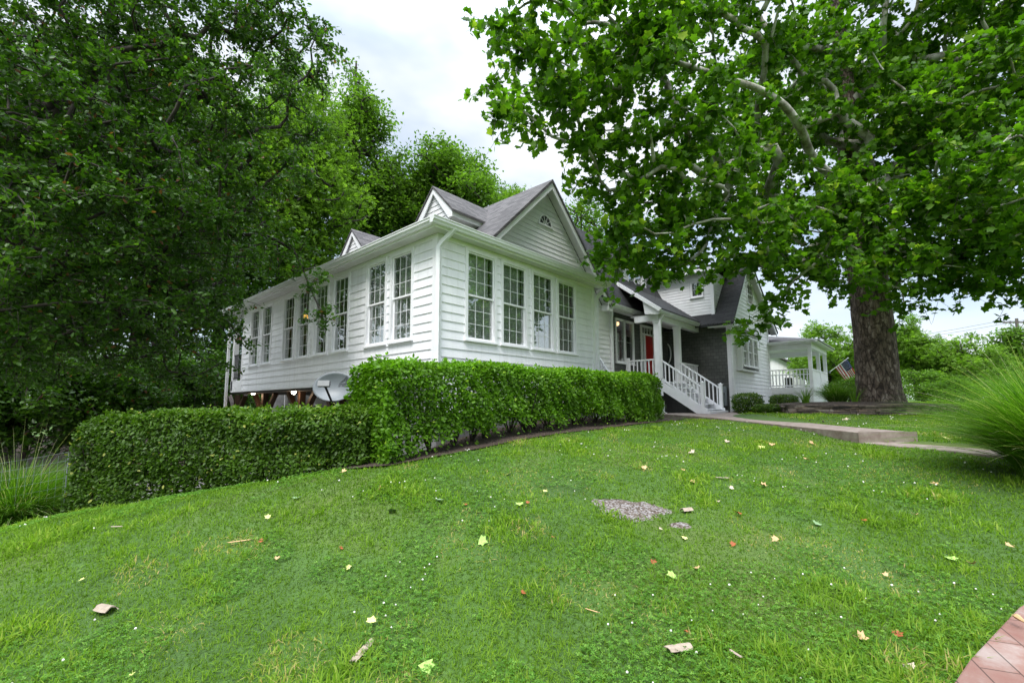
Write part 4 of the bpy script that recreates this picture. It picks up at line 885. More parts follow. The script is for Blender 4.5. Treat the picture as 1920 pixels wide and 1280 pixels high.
def grow(trunk, rtrunk, A, step=.55, rtip=.012, power=.5, seed=1, jit=.10, sag=0, first=2, kmin=0):
    """trunk polyline, attractor points A -> list of chains (pts, radii) following the pipe model, and the direction at each attractor"""
    rg = np.random.default_rng(seed); nodes = [np.array(p, float) for p in trunk]; par = [-1]+list(range(len(trunk)-1)); cnt = [0]*len(nodes); isT = [True]*len(nodes)
    depth = [0]*len(nodes)
    A = np.array(A); o = np.argsort(np.linalg.norm(A-np.array(trunk[min(len(trunk)-1, first+1)]), axis=1)); ends = []
    arr = np.zeros((len(trunk)+len(A)*14, 3)); arr[:len(nodes)] = nodes; cost = np.zeros(len(arr)); cost[:first] = 99
    for ai in o:
        a = A[ai]; nn = len(nodes); q = arr[:nn]; dv = a-q; dist = np.linalg.norm(dv, axis=1); c = dist+cost[:nn]+np.where(q[:, 2] > a[2]+.3, .5*(q[:, 2]-a[2]), 0)
        j = int(np.argmin(c)); D = dist[j]; m_ = max(1, min(12, int(round(D/step)))); p0 = q[j].copy(); prev = j
        off = rg.normal(0, jit, 3)*min(D, 3); off[2] += .08*D-sag*D
        for t in range(1, m_+1):
            u = t/m_; p = p0+(a-p0)*u+off*math.sin(math.pi*u)
            if len(nodes) >= len(arr): break
            arr[len(nodes)] = p; cost[len(nodes)] = .0; nodes.append(p); par.append(prev); cnt.append(0); isT.append(False); prev = len(nodes)-1
        ends.append((ai, prev))
    N = len(nodes); w_ = np.zeros(N)
    for _, e in ends: w_[e] += 1
    for i in range(N-1, -1, -1):
        if par[i] >= 0: w_[par[i]] += w_[i]
    R_ = rtip*np.maximum(w_, 1)**power
    for i in range(len(trunk)): R_[i] = rtrunk[i]
    ch = {}
    for i in range(N):
        if par[i] >= 0 and not (isT[i] and isT[par[i]]): ch.setdefault(par[i], []).append(i)
    chains = []; stack = []
    for i in range(N):
        if isT[i]:
            for c in ch.get(i, []): stack.append((i, c))
    while stack:
        s, c = stack.pop(); L_ = [s, c]
        while ch.get(L_[-1]):
            cs = sorted(ch[L_[-1]], key=lambda k: -w_[k]); 
            for x in cs[1:]: stack.append((L_[-1], x))
            L_.append(cs[0])
        pts = np.array([nodes[k] for k in L_]); rr = R_[L_].copy()
        q0 = pts.copy()
        if len(pts) > 2: pts[1:-1] = .5*q0[1:-1]+.25*(q0[:-2]+q0[2:]); rr[0] = min(rr[0], rr[1]*1.25)
        chains.append((pts, rr))
    dirs = np.zeros((len(A), 3))
    for ai, e in ends: dirs[ai] = nodes[e]-nodes[par[e]]
    return chains, dirs
def twigs(A, dirs, n, ln, rg, droop=.3):
    """short twigs leaving each attractor; returns chains and leaf positions"""
    out = []; k = len(A)*n; D = np.repeat(dirs/(np.linalg.norm(dirs, axis=1)[:, None]+1e-9), n, 0)*.6+rg.normal(0, .75, (k, 3)); D[:, 2] *= .7
    D /= np.linalg.norm(D, axis=1)[:, None]; S = np.repeat(A, n, 0); l = ln*rg.uniform(.5, 1.2, k)
    t = np.array([0, .5, 1.0]); Pt = S[:, None]+D[:, None]*(l[:, None]*t[None])[:, :, None]; Pt[:, :, 2] -= droop*l[:, None]*t[None]**2
    return Pt
def lobes_to_points(lobes, dens, rg, shell=.45):
    """lobes (centre, radius); random points inside, thinner towards the middle"""
    out = []
    for c, r in lobes:
        n = max(3, int(dens*r*r)); v = rg.normal(0, 1, (n, 3)); v /= np.linalg.norm(v, axis=1)[:, None]
        q = r*(shell+(1-shell)*rg.random(n)**.6); p = np.array(c)+v*q[:, None]*np.array([1, 1, .8]); out.append(p)
    return np.concatenate(out)

def tree(name, label, base, trunk, rtr, lobes, dens, leaf, nleaf, mat, bark_mat, tmpl=TDIA, seed=1, cluster=.4, tip=.02, power=.45, group=None, cat='tree', up=.8, branch_n=5, first=2, sub=True, shell=.45, trunk_n=14, ntw=0, twl=.6, droop=.2, root=True, keep=None, limbs=()):
    rg = np.random.default_rng(seed); t = thing(name, base, label, cat, group)
    A = lobes_to_points(lobes, dens, rg, shell)
    if keep is not None: A = A[keep(A)]
    tr = np.array(trunk, float); ch, dirs = grow(tr, rtr, A, rtip=tip, power=power, seed=seed, first=first)
    ch += list(limbs)
    # trunk with flare and uneven outline
    q = (len(tr)-1)*np.linspace(0, 1, 30)**1.6; tp = np.stack([np.interp(q, range(len(tr)), tr[:, i]) for i in range(3)], 1); rr = np.interp(q, range(len(tr)), rtr)
    an = 2*math.pi*np.arange(trunk_n)/trunk_n; ph = rg.random(4)*6
    V = []
    for i in range(30):
        f = 1+.05*np.sin(3*an+ph[0]+i*.15)+.035*np.sin(7*an+ph[1]-i*.2)+rg.normal(0, .012, trunk_n)
        if root: f += (.20*np.exp(-max(0, tp[i, 2]-tp[0, 2])/.30))*(1+.5*np.sin(5*an+ph[2]))
        V.append(np.column_stack([tp[i, 0]+rr[i]*f*np.cos(an), tp[i, 1]+rr[i]*f*np.sin(an), np.full(trunk_n, tp[i, 2])]))
    V = np.concatenate(V); I = np.arange(30*trunk_n).reshape(30, trunk_n); J = np.roll(I, -1, 1); F = np.stack([I[:-1], J[:-1], J[1:], I[1:]], -1).reshape(-1, 4)
    np_mesh('trunk', V, [F], bark_mat if not isinstance(bark_mat, tuple) else bark_mat[0], t, smooth=True)
    bv, bf = np_tubes(ch, branch_n); np_mesh('branches', bv, [bf], bark_mat if not isinstance(bark_mat, tuple) else bark_mat[1], t, smooth=True)
    if ntw:
        Pt = twigs(A, dirs, ntw, twl, rg, droop); k = len(Pt)
        tv, tf = np_tubes([(Pt[i], np.array([.007, .005, .003])) for i in range(k)], 3)
        np_mesh('twigs', tv, [tf], M['dbark'], t)
        u = rg.random((k, nleaf)); seg = Pt[:, 0][:, None]+(Pt[:, 2]-Pt[:, 0])[:, None]*u[:, :, None]; seg[:, :, 2] += 0
        P = seg.reshape(-1, 3)+rg.normal(0, leaf*.35, (k*nleaf, 3)); cr = np.repeat(rg.random(k), nleaf)
    else:
        P = np.repeat(A, nleaf, 0)+rg.normal(0, cluster, (len(A)*nleaf, 3))*np.array([1, 1, .6]); cr = np.repeat(rg.random(len(A)), nleaf)
    rnd = np.clip(.55*cr+.45*rg.random(len(P)), 0, .94); rnd[rg.random(len(P)) < .012] = 1
    leaves('crown', P, leaf, tmpl, mat, t, up=up, rnd=rnd, rg=rg)
    return t

# ---- the sycamore
SB = at(1650, 753, 14.4); sx, sy = SB[0], SB[1]
SL = [(965,45,9,.85),(1005,165,9,.85),(945,225,8.6,.3),(1090,90,9.5,1.5),(1180,30,10,1.7),(1120,215,9.8,.95),(1060,275,9.4,.45),(1150,345,10,.6),(1200,300,10.5,1.4),(1250,150,10.2,1.7),(1165,430,10.2,.55),(1225,440,10.8,1.1),
(1320,420,11,1.0),(1300,330,11,1.5),(1400,250,12,1.6),(1380,60,12,2.1),(1420,430,11.5,1.3),(1230,485,10.9,.38),(1290,500,11.2,.42),(1500,500,12,.8),(1520,380,12,1.5),(1500,150,13,2.0),(1620,60,14,2.3),(1620,250,13,1.8),(1640,390,11.8,1.3),(1570,480,11.5,.9),(1700,470,11.3,1.1),
(1760,370,11,1.5),(1790,520,11.4,.5),(1850,490,11,1.0),(1870,350,10,1.5),(1750,220,12,2.1),(1760,60,13,2.4),(1890,180,11,2.0),(1900,30,12,2.2),(1960,430,10.5,1.5),(2050,300,11,2.2),(2080,80,12,2.5),(1160,-120,10.5,2.0),(1400,-140,12,2.4),(1650,-160,14,2.8),(1880,-150,13,2.6),
(1450,560,11.8,.45),(1420,600,11.6,.25),(1650,500,16,1.6),(1500,420,17,2.2),(1780,420,17,2.2),(1400,330,16,1.8),(1620,200,18,2.6),(1850,250,17,2.5),(1450,180,18,2.5),(1700,560,11.6,.4),(1900,540,10.8,.45),(1140,490,10.8,.2),(1410,500,11.6,.5),(1350,480,12.6,.7),(1230,420,12.5,1.0)]
SLOB = [(at(x, y, d), r) for x, y, d, r in SL]
strunk = [(sx, sy, -.02), (sx, sy, 1.0), (sx-.02, sy, 2.2), (sx-.05, sy+.03, 3.6), (sx-.1, sy+.05, 5.2), (sx-.2, sy+.15, 7.5), (sx-.3, sy+.2, 10), (sx-.4, sy+.2, 13), (sx-.4, sy+.3, 15.5)]
_lp = [at(x, y, d) for x, y, d in ((1640, 345, 14.2), (1560, 335, 12.8), (1518, 290, 11.6), (1503, 240, 11.0), (1470, 195, 10.7), (1420, 165, 10.5), (1370, 150, 10.4), (1300, 126, 10.3), (1240, 110, 10.3), (1180, 70, 10.3), (1130, 20, 10.3))]
_q = np.linspace(0, len(_lp)-1, 34); _lp = np.stack([np.interp(_q, range(len(_lp)), np.array(_lp)[:, i]) for i in range(3)], 1); _lp[1:-1] = .5*_lp[1:-1]+.25*(_lp[:-2]+_lp[2:])
LIMB = (_lp, np.linspace(.135, .03, 34))
tree('sycamore_tree', 'huge sycamore with thick brown trunk and spreading crown above the stone walled bed', (sx, sy, 0), strunk, [.56, .545, .53, .52, .50, .40, .30, .18, .06], SLOB, 14.2, .155, 12, M['syc'], (M['bark'], M['pale_bark']), TSYC, seed=5, tip=.0125, power=.47, up=.55, branch_n=7, trunk_n=40, first=4, ntw=4, twl=.7, droop=.35, limbs=(LIMB,), keep=lambda A: ((A[:, None]-_lp[None, 4:26]+np.array(at(1400, 150, .35))[None, None])**2).sum(-1).min(1) > .05)

# ---- near tree at the left edge, its boughs over the drive
NB = at(-150, 800, 9.5)
NL = [(60,60,8,1.5),(220,40,8.5,1.4),(380,60,9,1.3),(520,40,9.5,.9),(590,110,9.5,.55),(480,170,9,.9),(330,190,8.5,1.2),(150,220,8,1.4),(20,230,7.5,1.3),(40,420,7.5,1.4),(200,400,8,1.4),(360,350,8.5,1.2),(490,300,9,.9),(560,230,9.5,.5),
(440,440,9,.9),(530,470,9.5,.55),(585,520,9.8,.3),(610,590,9.8,.14),(300,520,8.5,1.1),(130,560,8.5,1.3),(10,600,8,1.2),(400,580,9.5,.8),(460,620,10,.35),(240,640,10,1.0),(60,680,10,1.0),(350,680,11,.8),(-120,300,8,1.8),(-150,80,9,2),(-120,560,9,1.6),(200,-120,9,1.8),(450,-100,10,1.4),(-50,-100,9,2),(300,250,12,1.6),(150,450,12,1.8),(50,150,12,2),(400,480,12,1.2),(620,90,9.9,.15),(450,20,9,.9),(300,120,10,1.3),(420,200,10.5,1.0),(520,100,10,.7),(200,330,10,1.3),(330,430,10,1.1),(250,130,11,1.5),(90,300,10,1.5),(600,60,10,.3)]
NLOB = [(at(x, y, d), r) for x, y, d, r in NL]
nz0 = g1(NB[0], NB[1])
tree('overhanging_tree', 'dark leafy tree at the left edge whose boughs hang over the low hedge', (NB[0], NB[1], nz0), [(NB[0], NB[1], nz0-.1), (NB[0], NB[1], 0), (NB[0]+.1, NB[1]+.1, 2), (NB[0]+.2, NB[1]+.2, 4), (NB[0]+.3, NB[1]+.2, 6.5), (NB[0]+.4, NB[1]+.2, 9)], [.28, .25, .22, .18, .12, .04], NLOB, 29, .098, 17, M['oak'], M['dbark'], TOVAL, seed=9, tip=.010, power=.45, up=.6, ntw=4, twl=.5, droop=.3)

# ---- woods and yard trees farther off
def auto_lobes(c, rx, rz, n, seed, r=1.5, top=True, taper=.5):
    rg = np.random.default_rng(seed); out = []
    for i in range(n):
        v = rg.normal(0, 1, 3); v /= np.linalg.norm(v); q = rg.uniform(.45, 1)
        z = v[2]*q; k = 1-taper*max(0, z)
        out.append((np.array([c[0]+v[0]*q*rx*k, c[1]+v[1]*q*rx*k, c[2]+z*rz]), r*rg.uniform(.6, 1.15)))
    return out
def far_tree(name, label, px, ytop, ybot, d, wpx, mat, leaf, seed, n=34, dens=9, nleaf=16, group='trees behind the house', r=None, tmpl=TDIA, cluster=.45, bk='dbark', taper=.5):
    t0 = at(px, ytop, d); b0 = at(px, ybot, d); zb = g1(t0[0], t0[1]); H = t0[2]; zc = (t0[2]+b0[2])/2; rzz = max(.6, (t0[2]-b0[2])/2); rx = wpx/850.4*d/2
    rr = r or max(.5, min(rx, rzz)*.34); lob = auto_lobes((t0[0], t0[1], zc), rx-rr*.5, rzz-rr*.6, n, seed, rr, taper=taper)
    x, y = t0[0], t0[1]; th = max(H-rr, zb+1); tr = [(x, y, zb-.1)]+[(x+.1*math.sin(i), y+.1*math.cos(i*1.3), zb+(th-zb)*i/5) for i in range(1, 6)]
    R0 = max(.08, (H-zb)*.022); return tree(name, label, (x, y, zb), tr, [R0, R0*.85, R0*.7, R0*.5, R0*.3, R0*.1], lob, dens/(rr*rr)*1.6, leaf, nleaf, M[mat], M[bk], tmpl, seed, cluster=cluster*rr/1.5, tip=.02*rr, power=.42, group=group, trunk_n=10)
G1 = 'trees behind the house'
far_tree('leafy_tree', 'light green feathery tree rising behind the left end of the sunroom', 545, 120, 600, 30, 330, 'light', .30, 21, n=95, nleaf=30, dens=10, group=G1, cluster=.5, tmpl=TTUFT)
far_tree('tall_tree', 'tall dark green tree with ragged top right of the light green one', 672, 85, 520, 36, 190, 'mid', .34, 22, n=64, nleaf=26, dens=9, group=G1, r=1.5)
far_tree('tall_tree', 'slender green tree between the ragged tall one and the round one behind the gables', 730, 270, 560, 38, 120, 'mid', .34, 29, n=40, nleaf=30, dens=8, group=G1, r=1.2)
far_tree('leafy_tree', 'round dark green tree straight behind the roof gables', 850, 236, 560, 40, 245, 'mid', .38, 23, n=110, nleaf=34, dens=10, group=G1, r=1.8)
far_tree('leafy_tree', 'lower pale green tree just left of the big gable peak', 950, 325, 560, 42, 130, 'light', .34, 24, n=40, nleaf=30, dens=8, group=G1, r=1.5, tmpl=TTUFT)
far_tree('leafy_tree', 'green tree behind the entrance roof under the sycamore boughs', 1090, 350, 640, 44, 190, 'mid', .36, 25, n=50, nleaf=18, dens=8, group=G1, r=1.8)
G2 = 'trees of the shady wood on the left'
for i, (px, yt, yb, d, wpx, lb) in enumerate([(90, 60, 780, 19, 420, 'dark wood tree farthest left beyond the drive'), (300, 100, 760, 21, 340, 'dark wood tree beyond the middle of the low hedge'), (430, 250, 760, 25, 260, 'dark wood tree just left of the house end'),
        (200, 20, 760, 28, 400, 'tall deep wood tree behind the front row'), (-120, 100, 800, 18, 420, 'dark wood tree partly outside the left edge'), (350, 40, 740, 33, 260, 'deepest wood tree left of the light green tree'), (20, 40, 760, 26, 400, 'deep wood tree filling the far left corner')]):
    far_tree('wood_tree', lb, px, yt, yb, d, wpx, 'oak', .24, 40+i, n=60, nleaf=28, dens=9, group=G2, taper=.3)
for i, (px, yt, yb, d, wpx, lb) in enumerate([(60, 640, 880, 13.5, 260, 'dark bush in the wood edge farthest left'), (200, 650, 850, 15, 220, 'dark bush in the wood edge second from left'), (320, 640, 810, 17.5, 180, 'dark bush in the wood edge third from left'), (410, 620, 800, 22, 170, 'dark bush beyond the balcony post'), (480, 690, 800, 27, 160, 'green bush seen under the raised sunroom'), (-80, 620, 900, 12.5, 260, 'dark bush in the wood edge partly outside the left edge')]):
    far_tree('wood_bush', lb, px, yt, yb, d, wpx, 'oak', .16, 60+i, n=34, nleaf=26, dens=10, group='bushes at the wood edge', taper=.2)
G3 = 'trees beyond the lawn on the right'
far_tree('yard_tree', 'light green tree behind the flag and side porch', 1545, 585, 745, 42, 130, 'light', .28, 71, n=30, nleaf=20, group=G3, r=1.1, tmpl=TTUFT)
far_tree('yard_tree', 'airy light green tree directly right of the sycamore trunk', 1705, 585, 745, 36, 100, 'light', .26, 72, n=26, nleaf=20, group=G3, r=.9, tmpl=TTUFT)
far_tree('yard_tree', 'rounded green tree beyond the right lawn left of the utility pole', 1800, 612, 770, 33, 130, 'light', .26, 73, n=30, nleaf=20, group=G3, r=1.0, tmpl=TTUFT)
far_tree('yard_tree', 'rounded green tree beyond the right lawn around the utility pole foot', 1890, 605, 770, 38, 120, 'mid', .28, 74, n=28, nleaf=20, group=G3, r=1.1)
far_tree('yard_tree', 'green tree hidden mostly by the sycamore trunk', 1630, 620, 745, 46, 110, 'mid', .3, 75, n=22, nleaf=18, group=G3, r=1.2)
far_tree('yard_tree', 'green tree outside the right edge of the lawn', 2010, 600, 780, 34, 150, 'mid', .28, 76, n=28, nleaf=18, group=G3, r=1.1)
far_tree('yard_bush', 'dark low bush on the lawn just right of the sycamore', 1725, 690, 762, 27, 90, 'mid', .15, 77, n=14, nleaf=22, group='low bushes right of the sycamore', r=.5, taper=.2)
far_tree('yard_bush', 'low green bush behind the big fountain grass', 1800, 700, 770, 22, 110, 'mid', .13, 78, n=14, nleaf=22, group='low bushes right of the sycamore', r=.45, taper=.2)
far_tree('yard_bush', 'low bush close to the side porch behind the small fountain grass', 1590, 705, 756, 24, 60, 'mid', .13, 79, n=10, nleaf=20, group='low bushes right of the sycamore', r=.4, taper=.2)
# distant belt of woods
rg = np.random.default_rng(5); n = 5200; an = rg.uniform(rad(-75), rad(160), n); R0 = rg.uniform(85, 120, n); hz = rg.random(n)**.8
wv = 1+.35*np.sin(an*9)+.25*np.sin(an*23+1)+.15*np.sin(an*51)
P = np.column_stack([R0*np.cos(an), R0*np.sin(an), -1+hz*8.5*wv]); P = np.repeat(P, 7, 0)+rg.normal(0, .8, (n*7, 3))
o = leaves('far_woods', P, 1.0, TTUFT, M['mid'], None, up=.8, rg=rg); o['kind'] = 'stuff'; o['label'] = 'distant belt of green woods beyond the lawns'; o['category'] = 'woods'

# ---- clipped hedges
def hedge(name, label, A, B, hw, ztA, ztB, mat, nlf, seed, leaf=.055, thin=None, group='clipped hedges'):
    rg = np.random.default_rng(seed); A = np.array(A, float); B = np.array(B, float); Ln = np.linalg.norm(B-A); u = (B-A)/Ln; v = np.array([-u[1], u[0]])
    mid = (A+B)/2; t = thing(name, (mid[0], mid[1], g1(*mid)), label, 'hedge', group)
    nst = int(Ln/.42); ch = []
    for i in range(nst):                                     # woody stems fanning out from the ground
        s = (i+.5)/nst*Ln+rg.normal(0, .07); b0 = A+u*s+v*rg.normal(0, .06); zg = g1(*b0)-.02; zt = ztA+(ztB-ztA)*s/Ln
        for k in range(7):
            dx, dy = rg.normal(0, .26), rg.normal(0, hw*.45); h = (zt-zg)*rg.uniform(.6, .93)
            pts = [np.r_[b0, zg]]
            for q in (.25, .5, .75, 1): pts.append(np.r_[b0+u*dx*q**.8+v*dy*q**.8, zg+h*q]+rg.normal(0, .015, 3))
            ch.append((np.array(pts), np.array([.017, .014, .010, .007, .004])))
    bv, bf = np_tubes(ch, 5); np_mesh('stems', bv, [bf], M['dbark'], t, smooth=True)
    n = nlf; s = rg.uniform(-.05, Ln+.05, n); w_ = rg.random(n); h = rg.random(n)
    # pick which face each leaf belongs to: front, back, top, ends, or inside
    f = rg.random(n); y = np.where(f < .40, -hw+rg.exponential(.055, n), np.where(f < .55, hw-rg.exponential(.06, n), rg.uniform(-hw, hw, n)))
    top = (f >= .55) & (f < .80); h = np.where(top, 1-rg.exponential(.035, n), h); e = (f >= .92)
    s = np.where(e, np.where(rg.random(n) < .5, -.02+rg.exponential(.05, n), Ln+.02-rg.exponential(.05, n)), s)
    h = np.clip(h, 0, 1.0)
    y = np.clip(y, -hw, hw)
    # rounded shoulders and a lumpy surface
    lump = .045*np.sin(s*3.1+seed)+.03*np.sin(s*7.3+h*5)+.03*np.sin(h*9+s*2)+.02*np.sin(s*19+h*13)
    sh = 1-.16*np.clip((h-.84)/.16, 0, 1)**2; y = y*sh+np.sign(y)*lump
    c = A[None]+u[None]*s[:, None]+v[None]*y[:, None]; zg = gz(c); zt = ztA+(ztB-ztA)*s/Ln+.035*np.sin(s*2.3+seed)+.02*np.sin(s*6.1+y*4)-.05*(np.abs(y)/hw)**4
    endr = np.minimum(s, Ln-s); zt -= .10*np.exp(-np.clip(endr, 0, 9)/.12)
    z = zg+.04+(zt-zg-.04)*h; P = np.column_stack([c, z])
    keep = rg.random(n) > (thin(s/Ln, h, s) if thin else 0)
    P = P[keep]; y = y[keep]; hh = h[keep]; out = np.column_stack([v[0]*np.sign(y), v[1]*np.sign(y), np.zeros(len(y))])*.55
    out[hh > .93] *= .2
    # upright shoots on top
    k = int(Ln*26); s2 = rg.uniform(0, Ln, k); y2 = rg.uniform(-hw*.85, hw*.85, k); c2 = A[None]+u[None]*s2[:, None]+v[None]*y2[:, None]; zt2 = ztA+(ztB-ztA)*s2/Ln
    hq = rg.uniform(.01, .085, k); P2 = np.repeat(np.column_stack([c2, zt2]), 5, 0)+np.column_stack([rg.normal(0, .014, k*5), rg.normal(0, .014, k*5), np.repeat(hq, 5)*rg.random(k*5)])
    PP = np.concatenate([P, P2]); oo = np.concatenate([out, np.zeros((len(P2), 3))])
    patch = .5+.5*np.sin(PP[:, 0]*5.1+PP[:, 2]*4)*np.sin(PP[:, 1]*4.3+PP[:, 2]*6+1); newg = np.clip((PP[:, 2]-(ztA+ztB)/2+.25)*1.2, 0, .35)
    rnd = np.clip(.25*patch+newg+.5*rg.random(len(PP)), 0, .93); rnd[rg.random(len(PP)) < .02] = 1
    leaves('foliage', PP, leaf, TOVAL, mat, t, up=.55, spread=.6, rnd=rnd, out=oo, rg=rg)
    return t
def thin_tall(q, h, s):
    b = .19+.08*np.sin(s*4.3)*np.sin(s*1.7+1); g = np.clip(1.0-(h-b*.55)/(b*.9), 0, 1)*.985*np.clip(q*9, .1, 1); g += .30*np.clip(np.sin(s*5.2+h*3)*np.sin(h*7+s*1.3), 0, 1); return np.clip(g*(1.05-.55*np.clip((q-.72)/.2, 0, 1)), 0, .97)
def thin_low(q, h, s): return np.clip(.16*np.clip(np.sin(s*6.2+h*3)*np.sin(h*8+s*1.9), 0, 1)+.35*np.exp(-h/.1)*(np.sin(s*2.1) > -.2), 0, .9)
hedge('tall_hedge', 'tall bright green hedge with bare stems below, directly in front of the sunroom', (3.35, 5.72), (12.1, 5.85), .52, .63, .80, M['hedge'], 82000, 3, .064, thin_tall)
HA, HB_ = at(133, 965, 6.75)[:2]+FW2*.38, at(668, 875, 6.1)[:2]+FW2*.36
hedge('low_hedge', 'lower dark green hedge running left from the tall hedge above the drive', HA-RT2*.06, HB_+RT2*.1, .38, -.13, -.03, M['hedge_d'], 42000, 4, .058, thin_low)

# ---- small shrubs along the wing
def shrub(name, label, c, rx, h, mat, n, seed, leaf=.05, tmpl=TDIA, group='low shrubs beside the wing', cat='shrub', box=4):
    rg = np.random.default_rng(seed); zg = g1(c[0], c[1]); t = thing(name, (c[0], c[1], zg), label, cat, group)
    v = rg.normal(0, 1, (n, 3)); v /= (np.abs(v)**box).sum(1)[:, None]**(1/box); q = 1-rg.exponential(.08, n); q = np.clip(q, .2, 1); lump = 1+.06*np.sin(v[:, 0]*9+seed)*np.sin(v[:, 1]*8)+.05*np.sin(v[:, 2]*12)
    P = np.column_stack([c[0]+v[:, 0]*rx*q*lump, c[1]+v[:, 1]*rx*.8*q*lump, zg+h*.5+v[:, 2]*h*.5*q*lump])
    leaves('foliage', P, leaf, tmpl, mat, t, up=.5, out=v*.6, rg=rg)
    ch = [(np.array([[c[0]+rg.normal(0, .05), c[1]+rg.normal(0, .05), zg-.02], [c[0]+rg.normal(0, rx*.3), c[1]+rg.normal(0, rx*.3), zg+h*.5], [c[0]+rg.normal(0, rx*.5), c[1]+rg.normal(0, rx*.5), zg+h*.85]]), np.array([.02, .014, .006])) for _ in range(14)]
    bv, bf = np_tubes(ch, 5); np_mesh('stems', bv, [bf], M['dbark'], t)
c = at(1403, 772, 16.6); shrub('boxwood', 'dark boxwood at the foot of the wing below the bay window', c, .56, .72, M['hedge_d'], 9000, 1)
c = at(1471, 765, 17.8); shrub('boxwood', 'dark boxwood in front of the side porch skirt', c, .55, .56, M['hedge_d'], 9000, 2)
c = at(1440, 775, 15.2); shrub('creeping_shrub', 'low spreading green shrub at the left end of the stone wall', c, .58, .30, M['hedge_d'], 8000, 3, .045, box=2)

# ---- ornamental grasses
def blades(name, base, az, lean, Ln, wd, mat, parent, rnd, seg=5, rg=RNG, kind=None, org=None, curl=1.9, dropk=.42):
    N = len(base); t = np.linspace(0, 1, seg+1); o = np.column_stack([np.cos(az), np.sin(az), np.zeros(N)]); sd = np.column_stack([-np.sin(az), np.cos(az), np.zeros(N)])
    tw = rg.normal(0, .5, N); sd2 = sd*np.cos(tw)[:, None]+np.array([0, 0, 1.])*np.sin(tw)[:, None]*.5
    hx = Ln[:, None]*lean[:, None]*t[None]**curl; hz = Ln[:, None]*(t[None]*np.sqrt(np.clip(1-.5*lean[:, None]**2, .2, 1))-dropk*lean[:, None]*t[None]**2.6)
    C = base[:, None]+o[:, None]*hx[:, :, None]; C[:, :, 2] += hz; W = wd[:, None]*(1-t[None]**2.2)*.5*(.55+.45*np.minimum(1, t[None]*5))
    Lf = C+sd2[:, None]*W[:, :, None]; Rt = C-sd2[:, None]*W[:, :, None]
    V = np.empty((N, 2*seg+1, 3)); V[:, 0:2*seg:2] = Lf[:, :-1]; V[:, 1:2*seg:2] = Rt[:, :-1]; V[:, 2*seg] = C[:, -1]; k = 2*seg+1
    F4 = np.array([[2*i, 2*i+1, 2*i+3, 2*i+2] for i in range(seg-1)]).reshape(-1, 4); F3 = np.array([[2*seg-2, 2*seg-1, 2*seg]]); off = np.arange(N)[:, None, None]*k
    F = [(F3[None]+off).reshape(-1, 3)]
    if len(F4): F.insert(0, (F4[None]+off).reshape(-1, 4))
    return np_mesh(name, V.reshape(-1, 3), F, mat, parent, smooth=True, rnd=np.repeat(rnd, k), org=org)
def clump(name, label, c, r0, Ln, n, seed, lean=(.15, .95), wd=.006, group='fountain grass clumps', cat='ornamental grass', mat='reed', stalks=0):
    rg = np.random.default_rng(seed); zg = g1(c[0], c[1]) if c[2] is None else c[2]; t = thing(name, (c[0], c[1], zg), label, cat, group)
    az = rg.uniform(0, 2*math.pi, n); rr = r0*np.sqrt(rg.random(n)); az2 = az+rg.normal(0, .35, n)
    base = np.column_stack([c[0]+rr*np.cos(az), c[1]+rr*np.sin(az), np.full(n, zg-.02)]); ln = lean[0]+(lean[1]-lean[0])*(rr/r0)*rg.uniform(.6, 1.15, n)+rg.normal(0, .07, n); ln = np.clip(ln, .03, 1.15)
    L_ = Ln*rg.uniform(.55, 1.1, n); rnd = np.clip(rg.random(n)*.93, 0, 1); rnd[rg.random(n) < .07] = 1
    blades('blades', base, az2, ln, L_, wd*rg.uniform(.6, 1.3, n), M[mat], t, rnd, 7, rg)
    if stalks:
        s = rg.uniform(0, 2*math.pi, stalks); base = np.column_stack([c[0]+.2*np.cos(s), c[1]+.2*np.sin(s), np.full(stalks, zg)])
        blades('stalks', base, s, rg.uniform(.1, .4, stalks), Ln*rg.uniform(1.15, 1.5, stalks), np.full(stalks, .009), M[mat], t, np.full(stalks, .99), 7, rg)
    return t
c = at(2000, 930, 5.35); clump('fountain_grass', 'big bright fountain grass clump at the right edge beside the path', (c[0], c[1], None), .36, 1.72, 5600, 1, (.10, .98), .0105, stalks=14)
c = at(2060, 860, 6.6); clump('fountain_grass', 'second fountain grass clump behind the big one at the right edge', (c[0], c[1], None), .35, 1.75, 4500, 8, (.10, .9), .0065)
c = at(25, 990, 7.3); clump('fountain_grass', 'green fountain grass behind the wire fence at the left edge', (c[0], c[1], None), .55, 1.45, 13000, 2, (.25, 1.1), .0115, stalks=10)
c = at(95, 960, 8.3); clump('fountain_grass', 'smaller fountain grass between the wire fence and the low hedge', (c[0], c[1], None), .3, 1.15, 4500, 12, (.2, 1.0), .010)
c = at(-90, 1000, 7.8); clump('fountain_grass', 'fountain grass half outside the left edge behind the wire fence', (c[0], c[1], None), .45, 1.5, 7000, 13, (.2, 1.0), .011)
c = at(1570, 758, 14.9); clump('fountain_grass', 'rounded small fountain grass in the stone walled bed left of the sycamore', (c[0], c[1], -.03), .22, .92, 3200, 3, (.1, .85), .007)
c = at(1512, 760, 14.6); clump('iris', 'sparse spiky iris leaves at the left end of the bed', (c[0], c[1], -.03), .12, .72, 26, 4, (.1, .75), .035, 'iris plants in the bed', 'plant', 'mid')
c = at(1604, 760, 13.9); clump('iris', 'spiky iris leaves close against the sycamore trunk', (c[0], c[1], -.03), .12, .75, 24, 5, (.05, .6), .035, 'iris plants in the bed', 'plant', 'mid')

